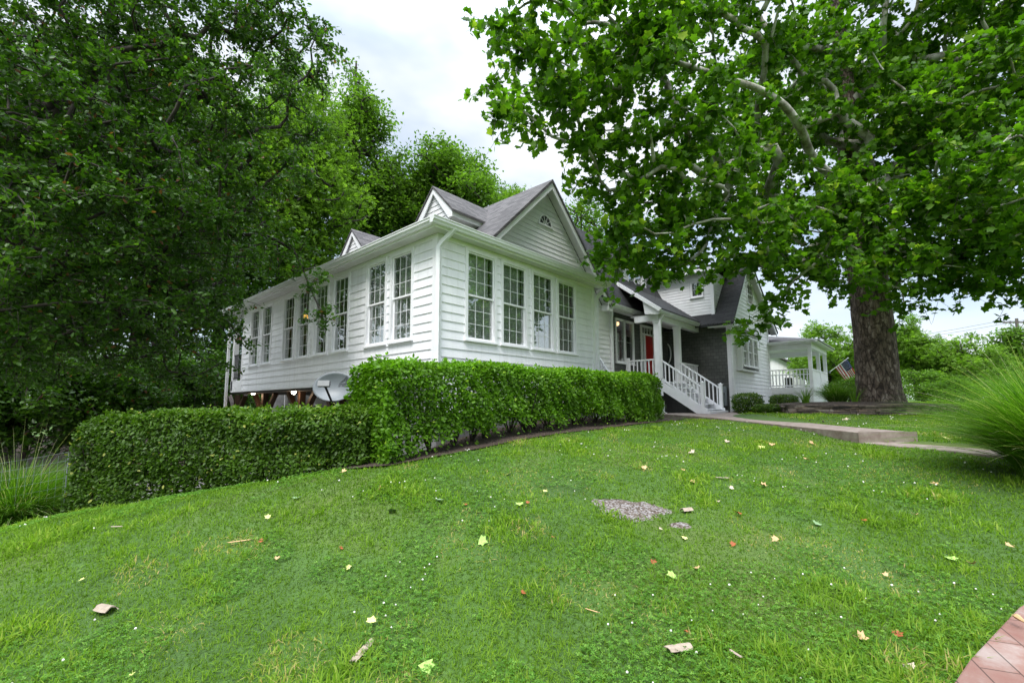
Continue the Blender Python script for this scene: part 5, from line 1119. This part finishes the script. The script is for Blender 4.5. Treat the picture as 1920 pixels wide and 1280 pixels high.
# ---- raised bed with dry stone edging
BP = [at(1468, 775, 14.6), at(1480, 775, 13.5), at(1560, 776, 13.0), at(1650, 777, 12.8), at(1740, 777, 12.9), at(1800, 777, 13.6)]
BP = [(p[0], p[1]) for p in BP]; back = [(sx+3, sy-1.6), (sx+3.2, sy+1.2), (sx+2, sy+3.0), (sx-.5, sy+3.6)]
Pb = np.array(BP+back); cen = Pb.mean(0); mb = MB(); V = [(cen[0], cen[1], .05)]+[(x, y, -.05) for x, y in Pb]+[(x, y, -.45) for x, y in Pb]; k = len(Pb)
V2 = [(cen[0], cen[1], .06)]; F = []
for q, z in ((.5, .05), (.985, -.06), (.99, -.45)):
    for x, y in Pb: V2.append((cen[0]+(x-cen[0])*q, cen[1]+(y-cen[1])*q, z))
for i in range(k):
    F.append((0, 1+i, 1+(i+1) % k))
    for j in range(2): F.append((1+j*k+i, 1+(j+1)*k+i, 1+(j+1)*k+(i+1) % k, 1+j*k+(i+1) % k))
mb.add(V2, F); o = mb.build('tree_bed', M['mulch']); o['kind'] = 'structure'; EXCL.append([tuple(p) for p in Pb])
t = thing('stone_wall', (BP[3][0], BP[3][1], -.35), 'low dry stacked stone wall edging the bed of the sycamore', 'stone wall')
rgp = random.Random(4); mb = MB(); L2 = BP+[back[0]]
for a, b in zip(L2, L2[1:]):
    a = np.array(a); b = np.array(b); Ls = np.linalg.norm(b-a); u = (b-a)/Ls; v = np.array([-u[1], u[0]]); z = -.42
    while z < -.04:
        h = rgp.uniform(.035, .075); s = -rgp.uniform(0, .2)
        cap_ = z+h > -.07
        while s < Ls:
            l = rgp.uniform(.14, .5)*(1.6 if cap_ else 1); w0 = rgp.uniform(-.03, .02)-(.03 if cap_ else 0); w1 = w0+rgp.uniform(.17, .26); e = min(s+l, Ls+.03); e0 = max(s, -.03)
            if e-e0 > .04:
                q = [a+u*e0+v*w0, a+u*e+v*(w0+rgp.uniform(-.012, .012)), a+u*e+v*w1, a+u*e0+v*w1]; zt = z+h-rgp.uniform(.004, .012)
                mb.add([(p[0], p[1], z) for p in q]+[(p[0], p[1], zt+rgp.uniform(-.004, .004)) for p in q], [(3, 2, 1, 0), (4, 5, 6, 7), (0, 1, 5, 4), (1, 2, 6, 5), (2, 3, 7, 6), (3, 0, 4, 7)])
            s += l+rgp.uniform(.002, .01)
        z += h
mb.build('stones', M['stone'], t, bevel=.008)

# ================================================================== lawn
def wav(P, s, ph):
    x, y = P[:, 0]*s, P[:, 1]*s
    return (np.sin(x*1.0+ph)+np.sin(y*1.3+ph*2)+np.sin((x+y)*.8+ph*3)+np.sin((x-y)*1.7+ph)+np.sin(x*2.9+y*.7+ph)*.7+np.sin(y*3.1-x*1.1+ph*1.3)*.7)/4
def lawn_points(N, d0, d1, pw, seed, side=1.22):
    rg = np.random.default_rng(seed); u = rg.random(N); e = 1+pw; d = (d0**e+u*(d1**e-d0**e))**(1/e); a = rg.uniform(-1, 1, N)*(side*d+.7)
    P = FW2[None]*d[:, None]+RT2[None]*a[:, None]; keep = np.ones(N, bool)
    for poly in EXCL: keep &= ~inpoly(P, poly)
    # no lawn behind the hedges and house
    keep &= ~((P[:, 1] > 5.3) & (P[:, 0] > 3.2) & (P[:, 0] < 13.0)); keep &= ~inpoly(P, [(.2, 9.75), (3.2, 5.4), (13, 5.4), (30, 5.4), (30, 60), (-40, 60), (-40, 12.5), (-2, 10.9)])
    return P[keep], d[keep], rg
P, d, rg = lawn_points(760000, 1.6, 30, -.45, 21, 1.62)
n1 = wav(P, 2.3, .5); n2 = wav(P, .9, 2.0); n3 = wav(P, 6.5, 1.0)
hgt = .048+.018*np.clip(n1, -1, 1)+.012*np.clip(n3, -1, 1); tall = np.clip(n1*1.4+n3*.6-.35, 0, 1); hgt = np.clip(hgt+.036*tall, .022, .11)*rg.uniform(.6, 1.25, len(P)); hgt *= np.clip(1-.25*(d > 9), .5, 1)
wdt = .0068*(d/2.6)**.7*rg.uniform(.7, 1.3, len(P))*(1+.5*tall)
n4 = wav(P, 17, 2.2); n5 = wav(P, 37, .7)
rnd = np.clip(.46+.14*n1+.12*n2+.16*n3+.16*n4+.12*n5+.5*(rg.random(len(P))-.5)+.04*tall, 0, .90); hgt *= 1+.30*np.clip(n4, -1, 1)+.2*np.clip(n5, -1, 1); dry = (n2*.5+wav(P, 3.1, 4.0) > .62) & (rg.random(len(P)) < .30); rnd[dry] = rg.uniform(.93, 1, dry.sum())
for px, py, rr in ((1640, 885, .75), (1570, 1050, .40), (1230, 1175, .22), (735, 1190, .16), (1480, 1030, .3), (900, 1045, .22), (1665, 1095, .28), (1100, 1110, .3), (330, 1190, .2), (1000, 900, .5)):
    q = ongnd(px, py); k = np.exp(-((P-q[:2])**2).sum(1)/rr**2*1.4)*(.7+.3*n3); kk = rg.random(len(P)) < k*.5; rnd[kk] = rg.uniform(.93, 1, kk.sum()); hgt *= 1-.4*np.clip(k, 0, 1)
base = np.column_stack([P, gz(P)-.004]); o = blades('grass', base, rg.uniform(0, 2*math.pi, len(P)), rg.uniform(.25, 1.2, len(P)), hgt*1.15, wdt, M['grass'], None, rnd, 2, rg, curl=1.35)
o['kind'] = 'stuff'; o['label'] = 'mown green lawn grass sloping down from the house'; o['category'] = 'grass'
# clover patches
P, d, rg = lawn_points(120000, 1.8, 10, -.5, 22); k = wav(P, 1.5, 3.3)+.5*wav(P, 4.2, 1.1) > .12; P, d = P[k], d[k]
z = gz(P)+rg.uniform(.018, .045, len(P)); tv = []; 
for j in range(3):
    a = 2*math.pi*j/3; ca, sa = math.cos(a), math.sin(a); tv += [(x*ca-y*sa, x*sa+y*ca, h) for x, y, h in ((0, 0, 0), (.62, .40, .06), (1.0, 0, 0), (.62, -.40, .06))]
TCL = (np.array(tv), [np.array([[0, 1, 2, 3], [4, 5, 6, 7], [8, 9, 10, 11]])])
o = leaves('clover', np.column_stack([P, z]), .0125*np.clip((d/3)**.35, 1, 2)*rg.uniform(.7, 1.2, len(P)), TCL, M['clover'], None, up=1.4, spread=.35, rg=rg); o['kind'] = 'stuff'; o['label'] = 'low clover leaves spread through the lawn'; o['category'] = 'clover'
P, d, rg = lawn_points(2600, 2.0, 16, -.1, 23); k = (wav(P, 1.5, 3.3)+.6*wav(P, 3.0, 1.1) > .30) & (rg.random(len(P)) < .6); P, d = P[k], d[k]
fv = []; ff = []
for i in range(2):
    for j in range(6): a = 2*math.pi*(j+.5*i)/6; fv.append((math.cos(a)*(.9, .75)[i], math.sin(a)*(.9, .75)[i], (-.2, .5)[i]))
fv += [(0, 0, 1.0), (0, 0, -.8)]
ff = [[j, (j+1) % 6, 6+j] for j in range(6)]+[[(j+1) % 6, 6+(j+1) % 6, 6+j] for j in range(6)]+[[6+j, 6+(j+1) % 6, 12] for j in range(6)]+[[(j+1) % 6, j, 13] for j in range(6)]
o = leaves('clover_flowers', np.column_stack([P, gz(P)+rg.uniform(.03, .06, len(P))]), .0075*np.clip((d/3)**.5, 1, 2)*rg.uniform(.6, 1.2, len(P)), (np.array(fv), [np.array(ff)]), M['petal'], None, up=2, spread=.2, rg=rg); o['kind'] = 'stuff'; o['label'] = 'small white clover blossoms dotted over the lawn'; o['category'] = 'flowers'

# ---- fallen leaves and bark, each one a thing
FL = [(905,1025,25,'limegreen','pointed pale green leaf standing up in the middle of the lawn'),(697,1180,24,'yellow','yellow tan leaf on the lawn above the long bark strip'),(800,1262,36,'limegreen','large pale green leaf at the bottom edge of the lawn'),
(653,1072,15,'yellow','small pale yellow leaf left of the lawn centre'),(640,1031,12,'rust','orange leaf just above the small pale yellow one'),(501,978,15,'yellow','bright yellow leaf on the lawn below the low hedge'),(982,1119,15,'rust','rust red leaf alone below the lawn centre'),
(735,962,24,'sage','dull green leaf pair left of the other dull green leaf below the tall hedge'),(825,943,22,'sage','dull green flat leaf below the tall hedge'),(974,950,19,'limegreen','yellow green leaf left of the gravel patch beside a rust one'),(990,949,10,'rust','tiny rust leaf touching the yellow green one left of the gravel patch'),
(1022,928,12,'yellow','small yellow leaf up and left of the gravel patch'),(953,893,14,'yellow','pale yellow leaf near the mulch of the tall hedge'),(1298,908,16,'tan','brown curled leaf above right of the gravel patch'),(1432,917,18,'tan','tan leaf in the right middle of the lawn'),
(1372,920,12,'pale','whitish bit of leaf right of the gravel patch'),(1347,946,11,'pale','whitish leaf scrap between the gravel patch and the orange brown leaf'),(1385,971,18,'rust','orange brown leaf right of the gravel patch'),(1532,988,20,'sage','dull green leaf lying on the right part of the lawn'),
(1284,1014,14,'yellow','yellow leaf just below the gravel patch'),(1239,998,9,'pale','tiny pinkish leaf directly under the gravel patch'),(1454,1019,17,'tan','light tan leaf on the right lawn below the orange brown one'),(1375,1027,15,'rust','flat rust leaf left of the light tan one'),
(1224,1060,15,'rust','dark rust and tan leaf below the gravel patch'),(1307,1074,15,'tan','tan leaf right of the pale green leaf below the gravel patch'),(1260,1090,26,'limegreen','broad pale green leaf below the gravel patch'),(1037,1013,10,'rust','tiny rust leaf right of the lawn centre'),
(1286,1198,12,'rust','small brown leaf just above the bark chunk'),(1208,882,14,'tan','thin tan leaf above the gravel patch'),(1281,884,10,'tan','tiny tan leaf above the brown curled one'),(1621,982,14,'rust','orange rust leaf on the right lawn near the grass clump'),
(1716,973,14,'tan','small tan leaf left of the big grass clump'),(1754,911,20,'tan','tan leaf under the tips of the big grass clump'),(1786,1056,25,'limegreen','pale green leaf with a stalk on the right lawn'),(1824,1069,18,'tan','tan orange leaf right of the stalked pale green leaf'),
(1893,1032,17,'tan','thin tan leaf nearest the right edge of the lawn'),(1614,1114,16,'yellow','cream yellow curled leaf low on the right lawn'),(1661,1090,13,'tan','faded tan leaf up right of the cream curled leaf'),(1618,1206,24,'tan','orange tan leaf lower right of the lawn'),
(1683,1196,22,'rust','brown leaf sunk in the clover at lower right'),(1707,1265,26,'pale','pale curled leaf at the bottom edge near the brick coloured walk'),(489,1027,12,'rust','dark red leaf on the left lawn'),(520,1061,13,'tan','tan leaf scrap right below the dark red leaf'),
(152,1098,13,'yellow','small yellow leaf on the far left lawn'),(247,1277,12,'yellow','orange yellow leaf at the bottom edge on the left'),(556,937,22,'sage','dull green leaf close under the low hedge'),(645,889,14,'tan','pinkish tan leaf where the two hedges meet'),
(712,921,13,'tan','tan leaf below the left end of the tall hedge'),(872,950,11,'rust','dark brown leaf right of the dull green leaves'),(1364,830,13,'pale','pale leaf on the lawn before the path'),(1428,842,16,'yellow','pale yellow leaf near the path, left of a tan one'),
(1448,838,14,'tan','tan leaf near the path beside the pale yellow one'),(1523,834,18,'tan','long tan leaf on the lawn left of the path step'),(1297,853,17,'pale','pale leaf below the right end of the tall hedge'),(1513,867,15,'tan','tan leaf on the lawn below the path step'),
(1779,826,22,'yellow','pale yellow leaf on the strip of lawn behind the lower path'),(1715,820,15,'sage','greenish leaf right beside the path step'),(1586,803,18,'pale','pale leaf resting on the upper path slab')]
SLABZ = {}
for i, (px, py, s, kd, lb) in enumerate(FL):
    rg = np.random.default_rng(500+i); p = ongnd(px, py); dd = float(p[0]*math.cos(YAW)+p[1]*math.sin(YAW)); size = s*dd/850.4*.70
    zl = rg.uniform(.018, .04)
    if 'path slab' in lb: p = at(px, py, 11.2); zl = -.43-p[2]; p[2] = -.43; zl = .03
    tv, tf = TSYC; tv = tv.copy(); tv = np.concatenate([tv]); curl = rg.uniform(.2, 1.0)*(1.3 if kd in ('rust', 'tan', 'pale') else .4)
    tv[:, 2] = curl*(tv[:, 1]**2)*1.1+.25*curl*(tv[:, 0]-.5)**2; n = np.array([rg.normal(0, .3), rg.normal(0, .3), 1.0])
    if i == 0: n = -at(px, py, 1)*np.array([1, 1, 0])*.9+np.array([0, 0, .7])
    else: n = n-np.array([FW2[0], FW2[1], 0])*.25
    n /= np.linalg.norm(n); dr = rg.normal(0, 1, 3); dr -= n*(dr@n); dr /= np.linalg.norm(dr); sd = np.cross(n, dr)
    c0 = np.array([p[0], p[1], p[2]+zl]); V = c0+size*((tv[:, 0:1]-.45)*dr+tv[:, 1:2]*sd+tv[:, 2:3]*n)
    st = np.array([c0-dr*size*.43, c0-dr*size*.62+n*.002, c0-dr*size*.85+n*.01]); 
    sv, sf = np_tubes([(st, np.array([.0012, .001, .001])*max(1, dd/4))], 3)
    o = np_mesh('fallen_leaf', np.concatenate([V, sv]), [tf[0], sf+len(V)], M['fall_'+kd], None, smooth=False, org=c0)
    tag(o, lb, 'leaf', 'leaves fallen on the lawn')
BK = [(1273,1224,44,18,8,'curled cream bark chunk lying in the grass at lower middle'),(197,1150,34,20,-12,'flat pinkish bark piece on the lower left lawn'),(679,1227,40,12,75,'long narrow grey bark strip pointing up the lawn'),(1288,962,22,12,15,'whitish bark piece right of the gravel patch'),
(1380,1240,16,7,-60,'small white bark sliver right of the cream bark chunk'),(450,1020,34,5,20,'thin grey twig like bark strip on the left lawn'),(219,994,20,5,5,'pale thin bark strip high on the left lawn'),(1355,901,22,5,-15,'pale bark strip above the gravel patch on the right'),(1110,1157,24,3,-25,'thin dark twig on the lawn below the gravel patch')]
for i, (px, py, l, wd, ang, lb) in enumerate(BK):
    rg = np.random.default_rng(800+i); p = ongnd(px, py); dd = float(p[0]*math.cos(YAW)+p[1]*math.sin(YAW)); k = dd/850.4; l *= k; wd *= k*1.3; a = rad(ang)
    # lengthways direction on the ground, seen foreshortened
    u = np.r_[RT2*math.cos(a)+FW2*math.sin(a)*1.6, 0]; u /= np.linalg.norm(u); v = np.array([-u[1], u[0], 0]); l *= 1 if abs(ang) < 40 else 1.7
    nu, nv = 9, 7; V = []; jag = rg.normal(0, l*.05, (nv, 2))
    for s_ in (0, 1):
        for a_i in range(nu):
            for b_i in range(nv):
                x = (a_i/(nu-1)-.5)*l+rg.normal(0, l*.012)+(jag[b_i, 0] if a_i == 0 else jag[b_i, 1] if a_i == nu-1 else 0); th = (b_i/(nv-1)-.5)*(2.2 if wd > 8*k*1.3 else 1.5); r_ = wd/2-s_*max(.003, wd*.06)
                V.append(np.array([p[0], p[1], p[2]+.016+(wd*.08)])+u*x+v*r_*math.sin(th)*(1-.15*(abs(x)/l*2)**3)+np.array([0, 0, r_*math.cos(th)-wd*.2]))
    I = np.arange(nu*nv*2).reshape(2, nu, nv); F = []
    for s_ in (0, 1):
        Q = np.stack([I[s_, :-1, :-1], I[s_, 1:, :-1], I[s_, 1:, 1:], I[s_, :-1, 1:]], -1).reshape(-1, 4); F.append(Q if s_ == 0 else Q[:, ::-1])
    for e in (0, nu-1): F.append(np.stack([I[0, e, :-1], I[0, e, 1:], I[1, e, 1:], I[1, e, :-1]], -1))
    for e in (0, nv-1): F.append(np.stack([I[0, :-1, e], I[0, 1:, e], I[1, 1:, e], I[1, :-1, e]], -1))
    o = np_mesh('bark_piece' if i != 8 else 'twig', np.array(V), F, M['fall_barkpiece'] if i not in (5, 8) else M['fall_tan'], None, smooth=False, org=p); tag(o, lb, 'bark' if i != 8 else 'twig', 'bark pieces fallen on the lawn')
# leaf and twig on the brick coloured walk
wz = lambda px, py: at(px, py, 2.9)
v = ray(1910, 1163); p = v*(-1.235/v[2]); 
mb = MB(); mb.tube([p+np.array([-.03, -.02, .01]), p+np.array([0, .004, .022]), p+np.array([.04, .02, .012])], [.006, .016, .004], 5); tag(mb.build('fallen_leaf', M['fall_tan'], org=p), 'curled tan leaf lying on the brick coloured walk', 'leaf', 'leaves fallen on the lawn')
v = ray(1826, 1261); p = v*(-1.335/v[2]); u = np.r_[RT2*.9-FW2*.4, 0]
mb = MB(); mb.tube([p-u*.045, p+np.array([0, 0, .008]), p+u*.045], [.003, .007, .002], 5); tag(mb.build('twig', M['dbark'], org=p), 'short dark twig on the brick coloured walk', 'twig')
for i, (px, py) in enumerate([(1437, 797), (1520, 801), (1545, 806), (1480, 799)]):
    p = at(px, py, 12.6-(px-1437)*.018); p[2] = -.425; mb = MB(); mb.tube([p-np.array([.06, .02, 0]), p+np.array([0, .01, .02]), p+np.array([.06, .02, .0])], [.008, .02, .006], 5)
    tag(mb.build('dead_leaf', M['dbark'], org=p), 'dark shrivelled leaf on the upper path slab, %s' % ('nearest the stairs', 'third from the stairs', 'nearest the step', 'second from the stairs')[i], 'leaf', 'dark leaves on the path')

# ================================================================== street and yard objects
# flag on the side porch
fb, ft = at(1556, 697, 26.3), at(1590, 671, 25.2)
t = thing('flag', tuple(fb), 'american flag drooping from an angled pole on the side porch corner', 'flag')
mb = MB(); mb.tube([fb, ft], [.02, .016], 8); mb.lathe(ft, [(0, -.03), (.03, 0), (0, .03)], 10); mb.build('flagpole', M['trim'], t); mb = MB(); mb.box(fb[0]-.14, fb[0]+.0, fb[1]-.04, fb[1]+.04, fb[2]-.08, fb[2]+.06); mb.build('bracket', M['metal'], t)
m_r = simple('flag_red', (.42, .02, .03), (.5, .03, .04), 8, .8, 0); m_w = simple('flag_white', (.72, .70, .70), (.8, .78, .78), 8, .8, 0); m_b = simple('flag_blue', (.02, .03, .12), (.03, .04, .16), 8, .8, 0)
hoist = fb-ft; hl = np.linalg.norm(hoist); hd = hoist/hl; fly = np.array([0, 0, -1.0])*.93+hd*-.12+np.r_[RT2*.34, 0]; fly /= np.linalg.norm(fly); nn = np.cross(hd, fly)
NU, NV = 26, 13; Hh, Ff = .88, 1.28; V = []; F = []; mi = []
for i in range(NU+1):
    for j in range(NV+1):
        s_, q = i/NU, j/NV; V.append(ft+hd*(.06+Hh*q*(1-.20*s_))+fly*(Ff*s_)+nn*(.07*math.sin(q*9+s_*2)*s_)+np.array([0, 0, -.02*math.sin(q*9)]))
for i in range(NU):
    for j in range(NV):
        F.append([i*(NV+1)+j, (i+1)*(NV+1)+j, (i+1)*(NV+1)+j+1, i*(NV+1)+j+1]); mi.append(2 if (i < NU*.4 and j < 7) else (0 if j % 2 == 0 else 1))
cl = np_mesh('cloth', np.array(V), [np.array(F)], [m_r, m_w, m_b], t, smooth=True, fmat=mi); so = cl.modifiers.new('thick', 'SOLIDIFY'); so.thickness = .004
mb = MB()
for i in range(9):
    for j in range(11):
        if (i+j) % 2 == 0:
            s_ = (j+.8)/12*.4; q = (i+.8)/10*7/13; c0 = ft+hd*(.06+Hh*q*(1-.20*s_))+fly*(Ff*s_)+nn*(.07*math.sin(q*9+s_*2)*s_)+np.array([0, 0, -.02*math.sin(q*9)])
            for sg in (-1, 1):
                pts = []
                for k in range(10): an = math.pi*k/5; r_ = .020 if k % 2 == 0 else .009; pts.append(c0+hd*r_*math.cos(an)+fly*r_*math.sin(an)+nn*.008*sg)
                mb.add(pts, [tuple(range(10))])
mb.build('stars', m_w, cl)
# utility pole with wires
pb, pt = at(1917, 745, 40), at(1906, 597, 40); zb = g1(pb[0], pb[1])
t = thing('utility_pole', (pb[0], pb[1], zb), 'wooden utility pole with crossarm at the right edge beyond the trees', 'utility pole')
u = np.r_[RT2, 0]; mb = MB(); mb.tube([(pb[0], pb[1], zb-.2), pt], [.16, .11], 10); mb.build('pole', M['pole_wood'], t)
ca = pt+np.array([0, 0, -.35]); mb = MB(); mb.beam(ca-u*1.25, ca+u*1.25, .1, .12); mb.beam(ca-u*.7+[0, 0, -.02], ca+[0, 0, -.75], .04, .04); mb.beam(ca+u*.7+[0, 0, -.02], ca+[0, 0, -.75], .04, .04); mb.build('crossarm', M['pole_wood'], t)
for k in (-1.15, -.6, .6, 1.15):
    mb = MB(); mb.lathe(ca+u*k+[0, 0, .06], [(.02, 0), (.05, .03), (.03, .07), (.05, .1), (.0, .14)], 8); mb.build('insulator', M['metal'], t)
for k, zo in ((-1.15, .2), (.6, .2), (0, -2.2)):
    a = ca+u*k+[0, 0, zo]; b = a+np.r_[-RT2*34+FW2*16, 0]+[0, 0, -.6]; pts = [a+(b-a)*q+np.array([0, 0, -1.6*4*q*(1-q)]) for q in np.linspace(0, 1, 12)]; mb = MB(); mb.tube(pts, .016, 4); mb.build('wire', M['black'], t)
    b = a+np.r_[RT2*30-FW2*10, 0]; pts = [a+(b-a)*q+np.array([0, 0, -1.6*4*q*(1-q)]) for q in np.linspace(0, 1, 12)]; mb = MB(); mb.tube(pts, .016, 4); mb.build('wire', M['black'], t)
# fence post beyond the trunk
p = at(1690, 757, 19.0); zb = g1(p[0], p[1]); t = thing('fence_post', (p[0], p[1], zb), 'weathered pale fence post with rail just right of the sycamore trunk', 'fence post')
M['pale_wood'] = simple('pale_weathered_wood', (.26, .27, .20), (.42, .42, .34), 5, .8, .4, .004, stretch=(5, 5, .5))
mb = MB(); tp = at(1686, 711, 19); mb.beam((p[0], p[1], zb-.1), tp, .13, .11, up=(1, 0, 0)); mb.build('post', M['pale_wood'], t); mb = MB(); mb.beam(tp+[0, 0, -.3], tp+np.r_[-RT2*1.5, 0]+[0, 0, -.25], .04, .1); mb.build('rail', M['pale_wood'], t)
# wire fence at the left edge
fa, fb2 = at(118, 962, 7.05), at(-140, 1000, 6.4); fa[2] = g1(fa[0], fa[1]); fb2[2] = g1(fb2[0], fb2[1]); 
t = thing('wire_fence', tuple(fa), 'thin metal wire mesh fence at the left edge before the tall grass', 'fence')
mb = MB(); 
for j in range(9): z = .06+j*.115+.012*j; mb.tube([fa+(fb2-fa)*q+[0, 0, z-.02*math.sin(math.pi*q)] for q in np.linspace(0, 1, 7)], .0022, 4)
for q in np.linspace(.02, 1, 17): mb.tube([fa+(fb2-fa)*q+[0, 0, .04], fa+(fb2-fa)*q+[0, 0, 1.04]], .002, 4)
mb.build('wire_mesh', M['metal'], t)
for q in (0, 1):
    pp = fa+(fb2-fa)*q; mb = MB(); mb.tube([pp+[0, 0, -.1], pp+[0, 0, 1.06]], .008, 6); mb.build('post', M['metal'], t)
# neighbouring house beyond the side porch
nc = at(1447, 700, 46); u = np.r_[RT2, 0]; v = np.r_[FW2, 0]; zb = g1(nc[0], nc[1])
t = thing('neighbour_house', (nc[0], nc[1], zb), 'small white gabled house seen through the side porch', 'house')
za, ze = at(1447, 664, 46)[2], at(1503, 690, 46)[2]; W_ = 3.2
f0 = nc*np.array([1, 1, 0]); mb = MB(); mb.prism([f0-u*W_+[0, 0, zb], f0+u*W_+[0, 0, zb], f0+u*W_+[0, 0, ze], f0+[0, 0, za-.1], f0-u*W_+[0, 0, ze]], v*9); mb.build('wall', M['siding'], t)
mb = MB()
for s in (-1, 1): mb.prism([f0-v*.4+[0, 0, za+.08], f0+u*s*(W_+.35)-v*.4+[0, 0, ze-.12], f0+u*s*(W_+.35)+v*9.3+[0, 0, ze-.12], f0+v*9.3+[0, 0, za+.08]], (0, 0, -.16))
mb.build('roof', M['roof_x'], t)
mb = MB(); q = f0+u*1.6-v*.03; mb.prism([q-u*.45+[0, 0, ze-2.1], q+u*.45+[0, 0, ze-2.1], q+u*.45+[0, 0, ze-.9], q-u*.45+[0, 0, ze-.9]], -v*.05); wn = mb.build('window', M['trim'], t)
mb = MB(); mb.prism([q-v*.06-u*.38+[0, 0, ze-2.03], q-v*.06+u*.38+[0, 0, ze-2.03], q-v*.06+u*.38+[0, 0, ze-.97], q-v*.06-u*.38+[0, 0, ze-.97]], -v*.01); mb.build('pane', M['black'], wn)
